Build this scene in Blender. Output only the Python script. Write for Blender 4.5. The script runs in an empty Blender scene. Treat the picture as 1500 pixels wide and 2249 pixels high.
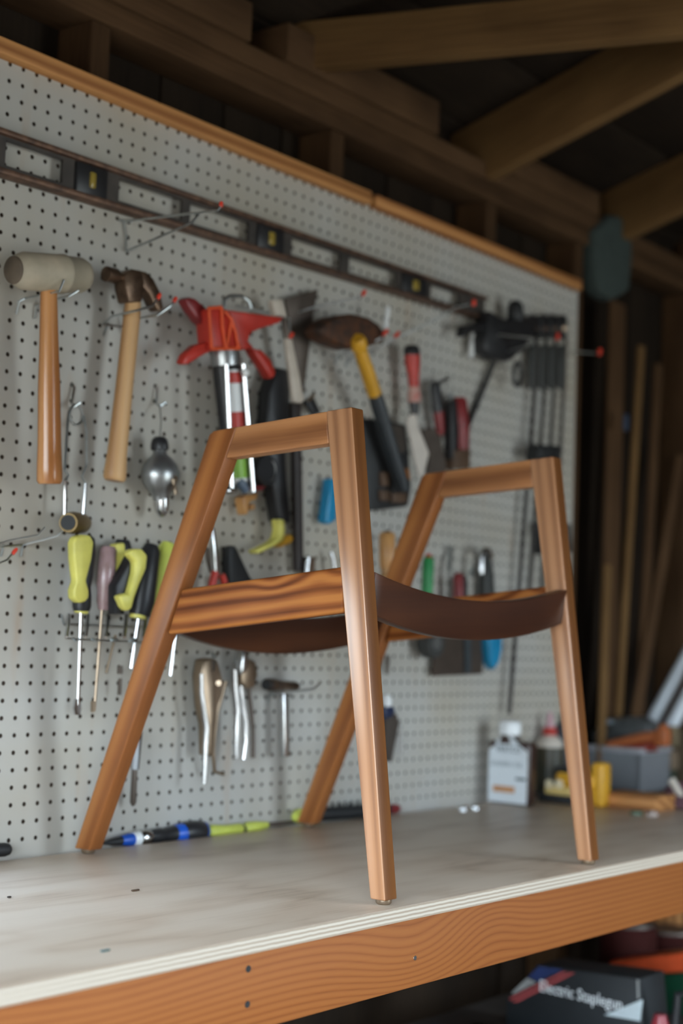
import bpy, bmesh, math, random
from mathutils import Vector, Matrix
random.seed(7)
S = bpy.context.scene
COL = S.collection

# ------------------------------------------------------------------ camera
CAM = Vector((-1.39162388, -1.75675311, 0.3154128))
RT = Vector((0.61704775, -0.78607642, 0.0365504))
DN = Vector((0.08693628, 0.02193254, -0.99597241))
FW = Vector((0.78210878, 0.6177401, 0.08187198))
FPX = 3315.76
cd = bpy.data.cameras.new('camera'); cam = bpy.data.objects.new('camera', cd); COL.objects.link(cam)
cam.matrix_world = Matrix(((RT.x, -DN.x, -FW.x, CAM.x), (RT.y, -DN.y, -FW.y, CAM.y), (RT.z, -DN.z, -FW.z, CAM.z), (0, 0, 0, 1)))
cd.sensor_fit = 'VERTICAL'; cd.sensor_height = 36.0; cd.lens = FPX / 2249 * 36.0
cd.clip_start = 0.05; cd.clip_end = 60
cd.dof.use_dof = True; cd.dof.focus_distance = 1.93; cd.dof.aperture_fstop = 2.35
S.camera = cam

# ------------------------------------------------------------------ sky, sun, exposure
w = bpy.data.worlds.new('sky'); S.world = w; w.use_nodes = True
nt = w.node_tree; nt.nodes.clear()
wo = nt.nodes.new('ShaderNodeOutputWorld'); bg = nt.nodes.new('ShaderNodeBackground')
# clear hazy sky: pale and bright low down, deep blue overhead, dimmer at the very horizon
wt = nt.nodes.new('ShaderNodeTexCoord'); wx = nt.nodes.new('ShaderNodeSeparateXYZ'); wr = nt.nodes.new('ShaderNodeValToRGB')
nt.links.new(wt.outputs['Generated'], wx.inputs[0]); nt.links.new(wx.outputs[2], wr.inputs[0]); nt.links.new(wr.outputs[0], bg.inputs[0])
e = wr.color_ramp.elements; e[0].position = 0.0; e[0].color = (0.30, 0.33, 0.33, 1); e[1].position = 0.8; e[1].color = (0.16, 0.26, 0.44, 1)
x = e.new(0.07); x.color = (0.66, 0.77, 0.86, 1); x = e.new(0.26); x.color = (0.71, 0.865, 1.0, 1); x = e.new(0.45); x.color = (0.40, 0.52, 0.68, 1)
bg.inputs[1].default_value = 10.4
nt.links.new(bg.outputs[0], wo.inputs[0])
sd = bpy.data.lights.new('sun', 'SUN'); sd.energy = 2.5; sd.angle = 0.01; sd.color = (1.0, 0.93, 0.82)
sun = bpy.data.objects.new('sun', sd); COL.objects.link(sun)
sun.rotation_euler = Vector((-0.45, -0.25, -0.86)).to_track_quat('-Z', 'Y').to_euler()
# the open garage door: a portal that guides the sky light in through it
pd = bpy.data.lights.new('door_daylight', 'AREA'); pd.shape = 'RECTANGLE'; pd.size = 2.95; pd.size_y = 1.80
pd.cycles.is_portal = True
po = bpy.data.objects.new('door_daylight', pd); COL.objects.link(po)
po.location = (-2.03, -2.23, -0.04)
po.rotation_euler = Vector((1, 0, 0)).to_track_quat('-Z', 'Z').to_euler()
pd3 = pd.copy(); pd3.size = 0.58; pd3.size_y = 0.35
po3 = bpy.data.objects.new('added_side_portal', pd3); COL.objects.link(po3)  # portal for the unseen opening added in the back wall
po3.location = (-0.43, 0.135, 0.275); po3.rotation_euler = Vector((0, -1, 0)).to_track_quat('-Z', 'Z').to_euler()
pd2 = pd.copy(); pd2.size = 1.0; pd2.size_y = 2.1
po2 = bpy.data.objects.new('added_front_portal', pd2); COL.objects.link(po2)  # portal for the unseen opening added in the front wall
po2.location = (1.70, -3.86, 0.11); po2.rotation_euler = Vector((0, 1, 0)).to_track_quat('-Z', 'Z').to_euler()
vs = S.view_settings
vs.view_transform = 'Standard'; vs.look = 'None'; vs.gamma = 1.0; vs.use_curve_mapping = False; vs.exposure = 0.98
S.cycles.max_bounces = 8; S.cycles.diffuse_bounces = 5; S.cycles.glossy_bounces = 3
S.cycles.caustics_reflective = False; S.cycles.caustics_refractive = False
S.cycles.sample_clamp_indirect = 6.0

# ------------------------------------------------------------------ helpers
def ray(u, v):
    return RT * ((u - 750) / FPX) + DN * ((v - 1124.5) / FPX) + FW
def on(u, v, ax, val):
    d = ray(u, v); return CAM + d * ((val - CAM[ax]) / d[ax])
def W(u, v, d=0.0):               # the point seen at a photo pixel, d metres in front of the pegboard
    return on(u, v, 1, -d)
def ppm(p):                        # metres per photo pixel at a point
    return (Vector(p) - CAM).dot(FW) / FPX

MATS = {}
def _nodes(name):
    m = bpy.data.materials.new(name); m.use_nodes = True
    n = m.node_tree; b = n.nodes['Principled BSDF']; return m, n, b
def N(n, t, **kw):
    x = n.nodes.new(t)
    for k, v in kw.items():
        setattr(x, k, v)
    return x
def mat(name, c, rough=0.5, metal=0.0, var=0.12, scale=30.0, c2=None, spec=0.5, trans=0.0, alpha=None, bump=0.0):
    if name in MATS: return MATS[name]
    m, n, b = _nodes(name)
    b.inputs['Roughness'].default_value = rough; b.inputs['Metallic'].default_value = metal
    b.inputs['Specular IOR Level'].default_value = spec
    if trans: b.inputs['Transmission Weight'].default_value = trans
    tc = N(n, 'ShaderNodeTexCoord'); no = N(n, 'ShaderNodeTexNoise'); no.inputs['Scale'].default_value = scale; no.inputs['Detail'].default_value = 3
    n.links.new(tc.outputs['Object'], no.inputs['Vector'])
    cr = N(n, 'ShaderNodeValToRGB'); cr.color_ramp.elements[0].position = 0.3; cr.color_ramp.elements[1].position = 0.7
    if c2 is None: c2 = tuple(x * (1 - 2 * var) for x in c)
    cr.color_ramp.elements[0].color = (*c2, 1); cr.color_ramp.elements[1].color = (*c, 1)
    n.links.new(no.outputs['Fac'], cr.inputs[0]); n.links.new(cr.outputs[0], b.inputs['Base Color'])
    if bump:
        bp = N(n, 'ShaderNodeBump'); bp.inputs['Strength'].default_value = bump; bp.inputs['Distance'].default_value = 0.002
        n.links.new(no.outputs['Fac'], bp.inputs['Height']); n.links.new(bp.outputs[0], b.inputs['Normal'])
    MATS[name] = m; return m

def math_(n, op, a, b=None):
    x = N(n, 'ShaderNodeMath', operation=op)
    for i, q in enumerate((a, b)):
        if q is None: continue
        if isinstance(q, (int, float)): x.inputs[i].default_value = q
        else: n.links.new(q, x.inputs[i])
    return x.outputs[0]
def wood(name, dark, light, mid=None, ring=60.0, dist=1.2, dscale=8.0, stretch=0.12, rough=0.45, contrast=(0.25, 0.8), fine=0.25, big=0.25, bumps=(), spec=0.4, off=0.0, thin=1.0):
    """grain runs along the first component of the mesh attribute 'grain'"""
    if name in MATS: return MATS[name]
    m, n, b = _nodes(name); L = n.links.new
    b.inputs['Roughness'].default_value = rough; b.inputs['Specular IOR Level'].default_value = spec
    at = N(n, 'ShaderNodeAttribute', attribute_name='grain'); sx = N(n, 'ShaderNodeSeparateXYZ'); L(at.outputs['Vector'], sx.inputs[0])
    a, p, q = sx.outputs
    if off: a = math_(n, 'ADD', a, off)
    pp = p
    for (a0, wd, amp, p0, pw) in bumps:
        e = math_(n, 'DIVIDE', math_(n, 'SUBTRACT', a, a0), wd); e = math_(n, 'MULTIPLY', e, e)
        e2 = math_(n, 'DIVIDE', math_(n, 'SUBTRACT', p, p0), pw); e2s = math_(n, 'MULTIPLY', e2, e2)
        g = math_(n, 'EXPONENT', math_(n, 'MULTIPLY', math_(n, 'ADD', e, e2s), -1.0))
        pp = math_(n, 'ADD', pp, math_(n, 'MULTIPLY', g, amp))
    cb = N(n, 'ShaderNodeCombineXYZ'); L(math_(n, 'MULTIPLY', a, stretch), cb.inputs[0]); L(pp, cb.inputs[1]); L(q, cb.inputs[2])
    n1 = N(n, 'ShaderNodeTexNoise'); n1.inputs['Scale'].default_value = dscale; n1.inputs['Detail'].default_value = 2; L(cb.outputs[0], n1.inputs['Vector'])
    f = math_(n, 'ADD', math_(n, 'MULTIPLY', math_(n, 'ADD', pp, math_(n, 'MULTIPLY', q, 0.45)), ring), math_(n, 'MULTIPLY', n1.outputs['Fac'], dist * 6.283))
    s = math_(n, 'ADD', math_(n, 'MULTIPLY', math_(n, 'SINE', f), 0.5), 0.5)
    if thin != 1.0: s = math_(n, 'POWER', s, thin)
    n2 = N(n, 'ShaderNodeTexNoise'); n2.inputs['Scale'].default_value = 260; n2.inputs['Detail'].default_value = 3
    cb2 = N(n, 'ShaderNodeCombineXYZ'); L(math_(n, 'MULTIPLY', a, 0.03), cb2.inputs[0]); L(p, cb2.inputs[1]); L(q, cb2.inputs[2]); L(cb2.outputs[0], n2.inputs['Vector'])
    n3 = N(n, 'ShaderNodeTexNoise'); n3.inputs['Scale'].default_value = 9; n3.inputs['Detail'].default_value = 2
    cb3 = N(n, 'ShaderNodeCombineXYZ'); L(math_(n, 'MULTIPLY', a, 0.6), cb3.inputs[0]); L(pp, cb3.inputs[1]); L(q, cb3.inputs[2]); L(cb3.outputs[0], n3.inputs['Vector'])
    t = math_(n, 'ADD', math_(n, 'MULTIPLY', s, 1.0 - fine - big), math_(n, 'ADD', math_(n, 'MULTIPLY', n2.outputs['Fac'], fine), math_(n, 'MULTIPLY', n3.outputs['Fac'], big)))
    cr = N(n, 'ShaderNodeValToRGB'); e = cr.color_ramp.elements
    e[0].position = contrast[0]; e[0].color = (*dark, 1); e[1].position = contrast[1]; e[1].color = (*light, 1)
    if mid: x = e.new((contrast[0] + contrast[1]) / 2); x.color = (*mid, 1)
    L(t, cr.inputs[0]); L(cr.outputs[0], b.inputs['Base Color'])
    bp = N(n, 'ShaderNodeBump'); bp.inputs['Strength'].default_value = 0.15; bp.inputs['Distance'].default_value = 0.001; L(t, bp.inputs['Height']); L(bp.outputs[0], b.inputs['Normal'])
    MATS[name] = m; return m

# geometry makers: each returns (verts, faces)
def merge(*gs):
    V, F = [], []
    for v, f in gs:
        o = len(V); V += [Vector(x) for x in v]; F += [tuple(i + o for i in k) for k in f]
    return V, F
def box(a, b):
    x0, y0, z0 = (min(a[i], b[i]) for i in range(3)); x1, y1, z1 = (max(a[i], b[i]) for i in range(3))
    return [(x0, y0, z0), (x1, y0, z0), (x1, y1, z0), (x0, y1, z0), (x0, y0, z1), (x1, y0, z1), (x1, y1, z1), (x0, y1, z1)], \
        [(0, 3, 2, 1), (4, 5, 6, 7), (0, 1, 5, 4), (1, 2, 6, 5), (2, 3, 7, 6), (3, 0, 4, 7)]
def extr(pts, vec):                # polygon (3D points) pushed along a vector
    n = len(pts); p = [Vector(x) for x in pts]; q = [x + Vector(vec) for x in p]
    return p + q, [tuple(range(n)), tuple(range(2 * n - 1, n - 1, -1))] + [(i, i + n, (i + 1) % n + n, (i + 1) % n) for i in range(n)]
def plate(px, d, t):               # photo outline: front face at d+t in front of the board, t thick
    return extr([W(u, v, d + t) for u, v in px], (0, t, 0))
def frame_of(t):
    t = t.normalized(); u = Vector((0, 0, 1)) if abs(t.z) < 0.9 else Vector((1, 0, 0))
    a = t.cross(u).normalized(); return a, t.cross(a).normalized()
def tube(pts, r, seg=8, closed=False):
    pts = [Vector(p) for p in pts]; n = len(pts); rs = r if isinstance(r, (list, tuple)) else [r] * n
    V, F = [], []; a = None
    for i, p in enumerate(pts):
        if closed: t = pts[(i + 1) % n] - pts[i - 1]
        else: t = pts[min(i + 1, n - 1)] - pts[max(i - 1, 0)]
        t.normalize()
        if a is None: a, b = frame_of(t)
        else:
            a = (a - t * a.dot(t)).normalized(); b = t.cross(a)
        for k in range(seg):
            c = 2 * math.pi * k / seg; V.append(p + (a * math.cos(c) + b * math.sin(c)) * rs[i])
    for i in range(n if closed else n - 1):
        j = (i + 1) % n
        for k in range(seg):
            F.append((i * seg + k, i * seg + (k + 1) % seg, j * seg + (k + 1) % seg, j * seg + k))
    if not closed: F.append(tuple(range(seg - 1, -1, -1))); F.append(tuple((n - 1) * seg + k for k in range(seg)))
    return V, F
def lathe(p0, p1, prof, seg=18, flat=1.0):   # profile [(t along axis, radius m)], flat squashes towards the board
    p0, p1 = Vector(p0), Vector(p1); ax = p1 - p0; t = ax.normalized(); a, b = frame_of(t)
    V, F = [], []
    if flat != 1.0:
        b = (Vector((0, 1, 0)) - t * t.y).normalized(); a = b.cross(t)
    for (s, r) in prof:
        for k in range(seg):
            c = 2 * math.pi * k / seg; V.append(p0 + ax * s + (a * math.cos(c) + b * (math.sin(c) * flat)) * r)
    n = len(prof)
    for i in range(n - 1):
        for k in range(seg):
            F.append((i * seg + k, i * seg + (k + 1) % seg, (i + 1) * seg + (k + 1) % seg, (i + 1) * seg + k))
    F.append(tuple(range(seg - 1, -1, -1))); F.append(tuple((n - 1) * seg + k for k in range(seg)))
    return V, F
def plathe(a, b, prof, seg=18, flat=1.0):    # a, b = (u, v, d); radii in photo pixels
    if flat != 1.0: prof = [(t, r / math.sqrt(0.38 + 0.62 * flat * flat)) for t, r in prof]
    A, B = W(*a), W(*b); k0, k1 = ppm(A), ppm(B)
    return lathe(A, B, [(t, r * (k0 + (k1 - k0) * t)) for t, r in prof], seg, flat)
def wire(pts, rpx, seg=6):                   # pts = (u, v, d)
    P = [W(*p) for p in pts]; return tube(P, [rpx * ppm(p) for p in P], seg)
def arc(c, a, b, r0, n=20, t0=0, t1=2 * math.pi, r1=None):
    r1 = r1 or r0
    return [Vector(c) + Vector(a) * r0 * math.cos(t0 + (t1 - t0) * i / n) + Vector(b) * r1 * math.sin(t0 + (t1 - t0) * i / n) for i in range(n + (0 if abs(t1 - t0 - 2 * math.pi) < 1e-6 else 1))]

def root_of(o):
    return Vector(o.get('org', (0, 0, 0)))
def part(name, geo, m, parent=None, bevel=0.0, smooth=None, grain=None, seg=2, org=None):
    V, F = geo; o0 = root_of(parent) if parent else Vector(org or (0, 0, 0))
    me = bpy.data.meshes.new(name); me.from_pydata([tuple(Vector(v) - o0) for v in V], [], F); me.validate()
    bm = bmesh.new(); bm.from_mesh(me)
    bmesh.ops.recalc_face_normals(bm, faces=bm.faces)
    if bevel:
        ed = [e for e in bm.edges if len(e.link_faces) == 2 and e.calc_face_angle(0) > 0.5]
        bmesh.ops.bevel(bm, geom=ed, offset=bevel, segments=seg, affect='EDGES', profile=0.5, clamp_overlap=True)
    bm.to_mesh(me); bm.free()
    if smooth is None: smooth = len(F) > 12
    if smooth or bevel:
        for p in me.polygons: p.use_smooth = True
        me.set_sharp_from_angle(angle=math.radians(50 if smooth else 35))
    if grain is not None:
        o, ax = (Vector(grain[0]), Vector(grain[1]).normalized())
        u = Vector((0, 0, 1)) if abs(ax.z) < 0.85 else Vector((0, 1, 0))
        p = (u - ax * ax.dot(u)).normalized(); q = ax.cross(p)
        att = me.attributes.new('grain', 'FLOAT_VECTOR', 'POINT')
        for i, v in enumerate(me.vertices):
            x = v.co + o0 - o; att.data[i].vector = (x.dot(ax), x.dot(p), x.dot(q))
    if m: me.materials.append(m)
    ob = bpy.data.objects.new(name, me); COL.objects.link(ob)
    if parent: ob.parent = parent; ob['org'] = tuple(o0)
    else: ob['org'] = tuple(o0); ob.location = o0
    return ob
def thing(name, label, cat, loc=(0, 0, 0), group=None):
    o = bpy.data.objects.new(name, None); COL.objects.link(o); o.empty_display_size = 0.05
    o.location = loc; o['org'] = tuple(loc); o['label'] = label; o['category'] = cat
    if group: o['group'] = group
    return o
def tag(o, label, cat, group=None):
    o['label'] = label; o['category'] = cat
    if group: o['group'] = group
    return o
def struct(name, geo, m, grain=None, bevel=0.0, parent=None, org=None):
    o = part(name, geo, m, parent, grain=grain, bevel=bevel, smooth=False, org=org)
    if not parent: o['kind'] = 'structure'
    return o
def copy_tree(o, parent=None):
    c = o.copy(); COL.objects.link(c); c.parent = parent
    for ch in list(o.children): copy_tree(ch, c)
    return c
def text(name, body, size, origin, xdir, ydir, m, parent, depth=0.0004, ext=None):
    cu = bpy.data.curves.new(name, 'FONT'); cu.body = body; cu.size = size; cu.extrude = depth; cu.resolution_u = 2
    t = bpy.data.objects.new(name, cu); me = bpy.data.meshes.new_from_object(t); bpy.data.objects.remove(t); bpy.data.curves.remove(cu)
    xd, yd = Vector(xdir).normalized(), Vector(ydir).normalized(); zd = xd.cross(yd)
    if ext:
        xs = [v.co.x for v in me.vertices]; k = ext / (max(xs) - min(xs))
    else: k = 1.0
    o0 = root_of(parent)
    for v in me.vertices: v.co = Vector(origin) + xd * v.co.x * k + yd * v.co.y + zd * v.co.z - o0
    me.materials.clear(); me.materials.append(m)
    ob = bpy.data.objects.new(name, me); COL.objects.link(ob); ob.parent = parent; ob['org'] = tuple(o0); return ob

# ------------------------------------------------------------------ materials
M_board = None
def board_mat():
    m, n, b = _nodes('painted_hardboard'); L = n.links.new
    b.inputs['Roughness'].default_value = 0.5; b.inputs['Specular IOR Level'].default_value = 0.35
    tc = N(n, 'ShaderNodeTexCoord')
    n1 = N(n, 'ShaderNodeTexNoise'); n1.inputs['Scale'].default_value = 3.2; n1.inputs['Detail'].default_value = 4; L(tc.outputs['Object'], n1.inputs['Vector'])
    cr = N(n, 'ShaderNodeValToRGB'); e = cr.color_ramp.elements; e[0].position = 0.35; e[0].color = (0.425, 0.39, 0.325, 1); e[1].position = 0.6; e[1].color = (0.46, 0.45, 0.42, 1)
    L(n1.outputs['Fac'], cr.inputs[0])
    mp = N(n, 'ShaderNodeMapping'); mp.inputs['Scale'].default_value = (9, 1, 1.6); mp.inputs['Rotation'].default_value = (0, 0.5, 0); L(tc.outputs['Object'], mp.inputs['Vector'])
    n2 = N(n, 'ShaderNodeTexNoise'); n2.inputs['Scale'].default_value = 2.0; n2.inputs['Detail'].default_value = 3; L(mp.outputs[0], n2.inputs['Vector'])
    c2 = N(n, 'ShaderNodeValToRGB'); f = c2.color_ramp.elements; f[0].position = 0.62; f[0].color = (0, 0, 0, 1); f[1].position = 0.78; f[1].color = (0.5, 0.5, 0.5, 1); L(n2.outputs['Fac'], c2.inputs[0])
    mx = N(n, 'ShaderNodeMix', data_type='RGBA'); L(c2.outputs[0], mx.inputs[0]); L(cr.outputs[0], mx.inputs[6]); mx.inputs[7].default_value = (0.42, 0.29, 0.19, 1)
    L(mx.outputs[2], b.inputs['Base Color']); return m
M_board = board_mat()
M_fir = wood('fir_fascia', (0.155, 0.043, 0.009), (0.31, 0.105, 0.025), (0.26, 0.08, 0.018), ring=700, dist=0.9, dscale=10, stretch=0.14, contrast=(0.05, 0.78), fine=0.28, big=0.22, thin=0.42, rough=0.55, spec=0.25,
             bumps=((0.22, 0.13, 0.030, -0.085, 0.06), (0.40, 0.09, -0.02, -0.07, 0.05), (-0.30, 0.16, 0.012, -0.06, 0.05)))
def ply_mat():
    m = wood('plywood_face', (0.28, 0.165, 0.095), (0.66, 0.53, 0.41), (0.57, 0.435, 0.32), ring=9, dist=4.5, dscale=7, stretch=0.30, contrast=(0.14, 0.62), fine=0.3, big=0.45, thin=0.6, rough=0.40, spec=0.55)
    return m
M_ply = ply_mat()
def ply_edge():
    m, n, b = _nodes('plywood_edge'); L = n.links.new; b.inputs['Roughness'].default_value = 0.7
    tc = N(n, 'ShaderNodeTexCoord'); sx = N(n, 'ShaderNodeSeparateXYZ'); L(tc.outputs['Object'], sx.inputs[0])
    no = N(n, 'ShaderNodeTexNoise'); no.inputs['Scale'].default_value = 60; L(tc.outputs['Object'], no.inputs['Vector'])
    s = math_(n, 'SINE', math_(n, 'ADD', math_(n, 'MULTIPLY', sx.outputs[2], 2 * math.pi / 0.0052), math_(n, 'MULTIPLY', no.outputs['Fac'], 1.6)))
    cr = N(n, 'ShaderNodeValToRGB'); e = cr.color_ramp.elements; e[0].position = 0.1; e[0].color = (0.40, 0.31, 0.23, 1); e[1].position = 0.8; e[1].color = (0.66, 0.59, 0.50, 1)
    L(math_(n, 'ADD', math_(n, 'MULTIPLY', s, 0.4), 0.5), cr.inputs[0]); L(cr.outputs[0], b.inputs['Base Color']); return m
M_edge = ply_edge()
WAL2 = dict(fine=0.22, rough=0.36, spec=0.35)
WAL = dict(fine=0.22, rough=0.30, spec=0.8)
M_wal_front_lit = wood('walnut_front_leg_lit', (0.19, 0.085, 0.046), (0.47, 0.235, 0.118), (0.385, 0.18, 0.086), ring=330, dist=0.9, dscale=7, stretch=0.06, contrast=(0.05, 0.7), big=0.3, **WAL)  # paler walnut copy: daylight put into the colour of the side faces
M_wal_front_shade = wood('walnut_front_leg_shade', (0.10, 0.034, 0.010), (0.26, 0.10, 0.03), (0.19, 0.07, 0.02), ring=300, dist=0.9, dscale=7, stretch=0.06, contrast=(0.05, 0.75), big=0.3, **WAL2)  # darker walnut copy: shade put into the colour of the narrow faces
M_wal_back = wood('walnut_back_leg', (0.12, 0.038, 0.012), (0.40, 0.155, 0.046), (0.28, 0.098, 0.029), ring=180, dist=1.2, dscale=5, stretch=0.12, contrast=(0.1, 0.75), big=0.4, **WAL2)
M_wal_arm = wood('walnut_arm', (0.16, 0.058, 0.022), (0.52, 0.24, 0.10), (0.39, 0.165, 0.064), ring=170, dist=1.6, dscale=9, stretch=0.2, contrast=(0.15, 0.75), big=0.3, **WAL2)
M_wal_rail = wood('walnut_side_rail', (0.075, 0.018, 0.006), (0.42, 0.155, 0.04), (0.25, 0.077, 0.02), ring=330, dist=1.3, dscale=16, stretch=0.13, contrast=(0.2, 0.72), big=0.38, bumps=((0.19, 0.03, 0.010, 0.03, 0.02), (0.27, 0.03, -0.012, 0.035, 0.02)), fine=0.22, rough=0.5, spec=0.12)
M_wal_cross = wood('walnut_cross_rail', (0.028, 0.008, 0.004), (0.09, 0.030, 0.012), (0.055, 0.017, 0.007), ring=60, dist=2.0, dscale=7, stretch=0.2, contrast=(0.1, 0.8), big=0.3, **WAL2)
M_lumber = wood('pale_lumber', (0.30, 0.12, 0.04), (0.60, 0.29, 0.105), ring=260, dist=1.0, dscale=8, rough=0.6, spec=0.2)
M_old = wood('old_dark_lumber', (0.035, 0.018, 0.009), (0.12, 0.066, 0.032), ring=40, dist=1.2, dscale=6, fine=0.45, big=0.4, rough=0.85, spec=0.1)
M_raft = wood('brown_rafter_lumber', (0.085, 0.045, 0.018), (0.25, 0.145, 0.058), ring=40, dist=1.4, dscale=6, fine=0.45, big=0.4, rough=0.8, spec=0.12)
M_dark_board = wood('near_black_boards', (0.012, 0.009, 0.007), (0.035, 0.024, 0.016), ring=30, dist=1.0, dscale=5, fine=0.45, big=0.4, rough=0.9, spec=0.05)  # near-black brown for the wall and roof boards
M_conc = mat('concrete', (0.40, 0.32, 0.24), 0.9, scale=6)
M_drive = mat('driveway_concrete', (0.46, 0.345, 0.23), 0.9, scale=3)
M_zinc = mat('zinc_wire', (0.62, 0.66, 0.66), 0.3, 1.0, scale=60)
M_steel = mat('bright_steel', (0.72, 0.72, 0.72), 0.25, 1.0, scale=50)
M_dsteel = mat('dull_dark_steel', (0.16, 0.13, 0.11), 0.5, 0.7, scale=40)
M_rust = mat('rusty_iron', (0.13, 0.05, 0.022), 0.65, 0.4, c2=(0.03, 0.022, 0.018), scale=45)
M_black = mat('black_rubber', (0.016, 0.017, 0.018), 0.55)
M_blkpl = mat('black_plastic', (0.02, 0.02, 0.022), 0.4)
M_char = mat('charcoal_plastic', (0.05, 0.052, 0.05), 0.5)
M_red = mat('red_paint', (0.50, 0.035, 0.022), 0.4)
M_dred = mat('dark_red_plastic', (0.22, 0.02, 0.022), 0.4)
M_orange = mat('orange_red_plastic', (0.75, 0.10, 0.03), 0.45)
M_tip = mat('red_vinyl_tip', (0.80, 0.06, 0.03), 0.4)
M_yel = mat('yellow_plastic', (0.80, 0.74, 0.17), 0.4)
M_neon = mat('lime_yellow_plastic', (0.62, 0.68, 0.12), 0.4)
M_gold = mat('golden_yellow_paint', (0.70, 0.36, 0.025), 0.45)
M_brass = mat('dull_brass', (0.32, 0.22, 0.10), 0.4, 0.8)
M_white = mat('white_plastic', (0.80, 0.82, 0.83), 0.4, var=0.03)
M_pale = mat('pale_painted_metal', (0.62, 0.55, 0.47), 0.5, var=0.1)
M_blue = mat('blue_plastic', (0.012, 0.09, 0.50), 0.35)
M_cyan = mat('bright_blue_plastic', (0.01, 0.27, 0.52), 0.4)
M_green = mat('green_plastic', (0.01, 0.25, 0.06), 0.4)
M_lime = mat('lime_green_print', (0.26, 0.52, 0.06), 0.4)
M_cream = mat('worn_grey_rubber', (0.44, 0.37, 0.28), 0.6, c2=(0.30, 0.27, 0.20), scale=25)
M_dcream = mat('dark_mallet_face', (0.16, 0.12, 0.085), 0.7, c2=(0.07, 0.05, 0.035), scale=25)  # mallet end face, darker and browner than the head
M_hick = wood('varnished_hickory', (0.36, 0.14, 0.045), (0.60, 0.29, 0.115), ring=220, dist=0.8, dscale=6, stretch=0.08, rough=0.22, spec=0.6, fine=0.2)
M_hick2 = wood('pale_hickory', (0.38, 0.20, 0.085), (0.60, 0.37, 0.18), ring=220, dist=0.8, dscale=6, stretch=0.08, rough=0.45, fine=0.2)
M_beech = mat('orange_beech', (0.62, 0.33, 0.12), 0.35, c2=(0.5, 0.24, 0.08))
M_mauve = mat('cloudy_mauve_acetate', (0.36, 0.24, 0.25), 0.25, c2=(0.25, 0.16, 0.15), scale=60)
M_alu = mat('cast_aluminium', (0.42, 0.43, 0.43), 0.35, 0.9)
M_tan = mat('tarnished_nickel', (0.36, 0.27, 0.19), 0.35, 0.8)
M_brown = mat('brown_leather', (0.10, 0.055, 0.03), 0.6)
M_soil = mat('dusty_dark_brown', (0.06, 0.045, 0.035), 0.8)

# ------------------------------------------------------------------ room shell
ZB = -0.022                     # bench top
ZF = ZB - 0.92                  # floor
struct('floor', box((-2.04, -3.84, ZF - 0.1), (2.5, 0.2, ZF)), M_conc)
struct('trim_9', box((-14, -12, ZF - 0.14), (-2.04, 8, ZF - 0.03)), M_drive)          # driveway outside the door
wb = struct('wall_back', merge(box((-0.14, 0.115, ZF), (2.5, 0.14, 1.62)), box((-2.04, 0.115, ZF), (-0.14, 0.14, 0.10)), box((-2.04, 0.115, 0.45), (-0.14, 0.14, 1.62)), box((-2.04, 0.115, 0.10), (-0.72, 0.14, 0.45))), M_dark_board, grain=((0, 0, 0), (0, 0, 1)))  # low left opening is unseen, shaped to put a sheen on the front legs
# vertical sheathing boards nailed behind the studs, edge to edge
x = -0.13
while x < 2.42:
    wd = random.uniform(0.16, 0.2)
    part('board', box((x, 0.098 + random.uniform(0, .004), 0.9 if x < 1.5 else ZF), (min(x + wd - 0.006, 2.42), 0.115, 1.6)), M_dark_board, wb, bevel=0.002, grain=((x, 0, 0), (0, 0, 1))); x += wd
we = struct('wall_right', box((2.42, -3.84, ZF), (2.46, 0.115, 2.6)), M_dark_board, grain=((0, 0, 0), (0, 0, 1)))
y = 0.095
while y > -1.6:
    wd = random.uniform(0.15, 0.2)
    part('board', box((2.395 + random.uniform(0, .006), y - wd + 0.006, ZF), (2.42, y, 1.5 + max(0, -y) * 0.3)), M_old if random.random() < 0.55 else M_dark_board, we, bevel=0.002, grain=((0, y, 0), (0, 0, 1))); y -= wd
struct('wall_front', merge(box((-2.04, -3.84, 1.16), (2.46, -3.8, 3.0)), box((2.2, -3.84, ZF), (2.46, -3.8, 1.16)), box((-2.04, -3.84, ZF), (1.2, -3.8, 1.16))), M_old, grain=((0, 0, 0), (0, 0, 1)))  # unseen; right-hand opening added to brighten the right end
wl = struct('wall_left', merge(box((-2.04, -3.84, 0.86), (-2.0, 0.14, 3.0)), box((-2.04, -3.84, ZF), (-2.0, -3.7, 0.86)), box((-2.04, -0.75, ZF), (-2.0, 0.14, 0.86))), M_old, grain=((0, 0, 0), (0, 0, 1)))  # unseen; low header and rear pier shaped to hold daylight back
def roof_z(y): return 1.475 + 0.3 * (-y)
ce = struct('ceiling', extr([(-2.1, 0.3, roof_z(0.3) + 0.003), (-2.1, -4.0, roof_z(-4.0) + 0.003), (-2.1, -4.0, roof_z(-4.0) + 0.03), (-2.1, 0.3, roof_z(0.3) + 0.03)], (4.57, 0, 0)), M_dark_board, grain=((0, 0, 0), (1, 0, 0)))
# roof sheathing boards, each its own plank
yy = 0.25
while yy > -2.6:
    part('plank', extr([(-0.6, yy, roof_z(yy) - 0.014), (-0.6, yy - 0.185, roof_z(yy - 0.185) - 0.014), (-0.6, yy - 0.185, roof_z(yy - 0.185)), (-0.6, yy, roof_z(yy))], (3.0, 0, 0)), M_dark_board, ce, bevel=0.002, grain=((0, yy, 0), (1, 0, 0)))
    yy -= 0.195
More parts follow.
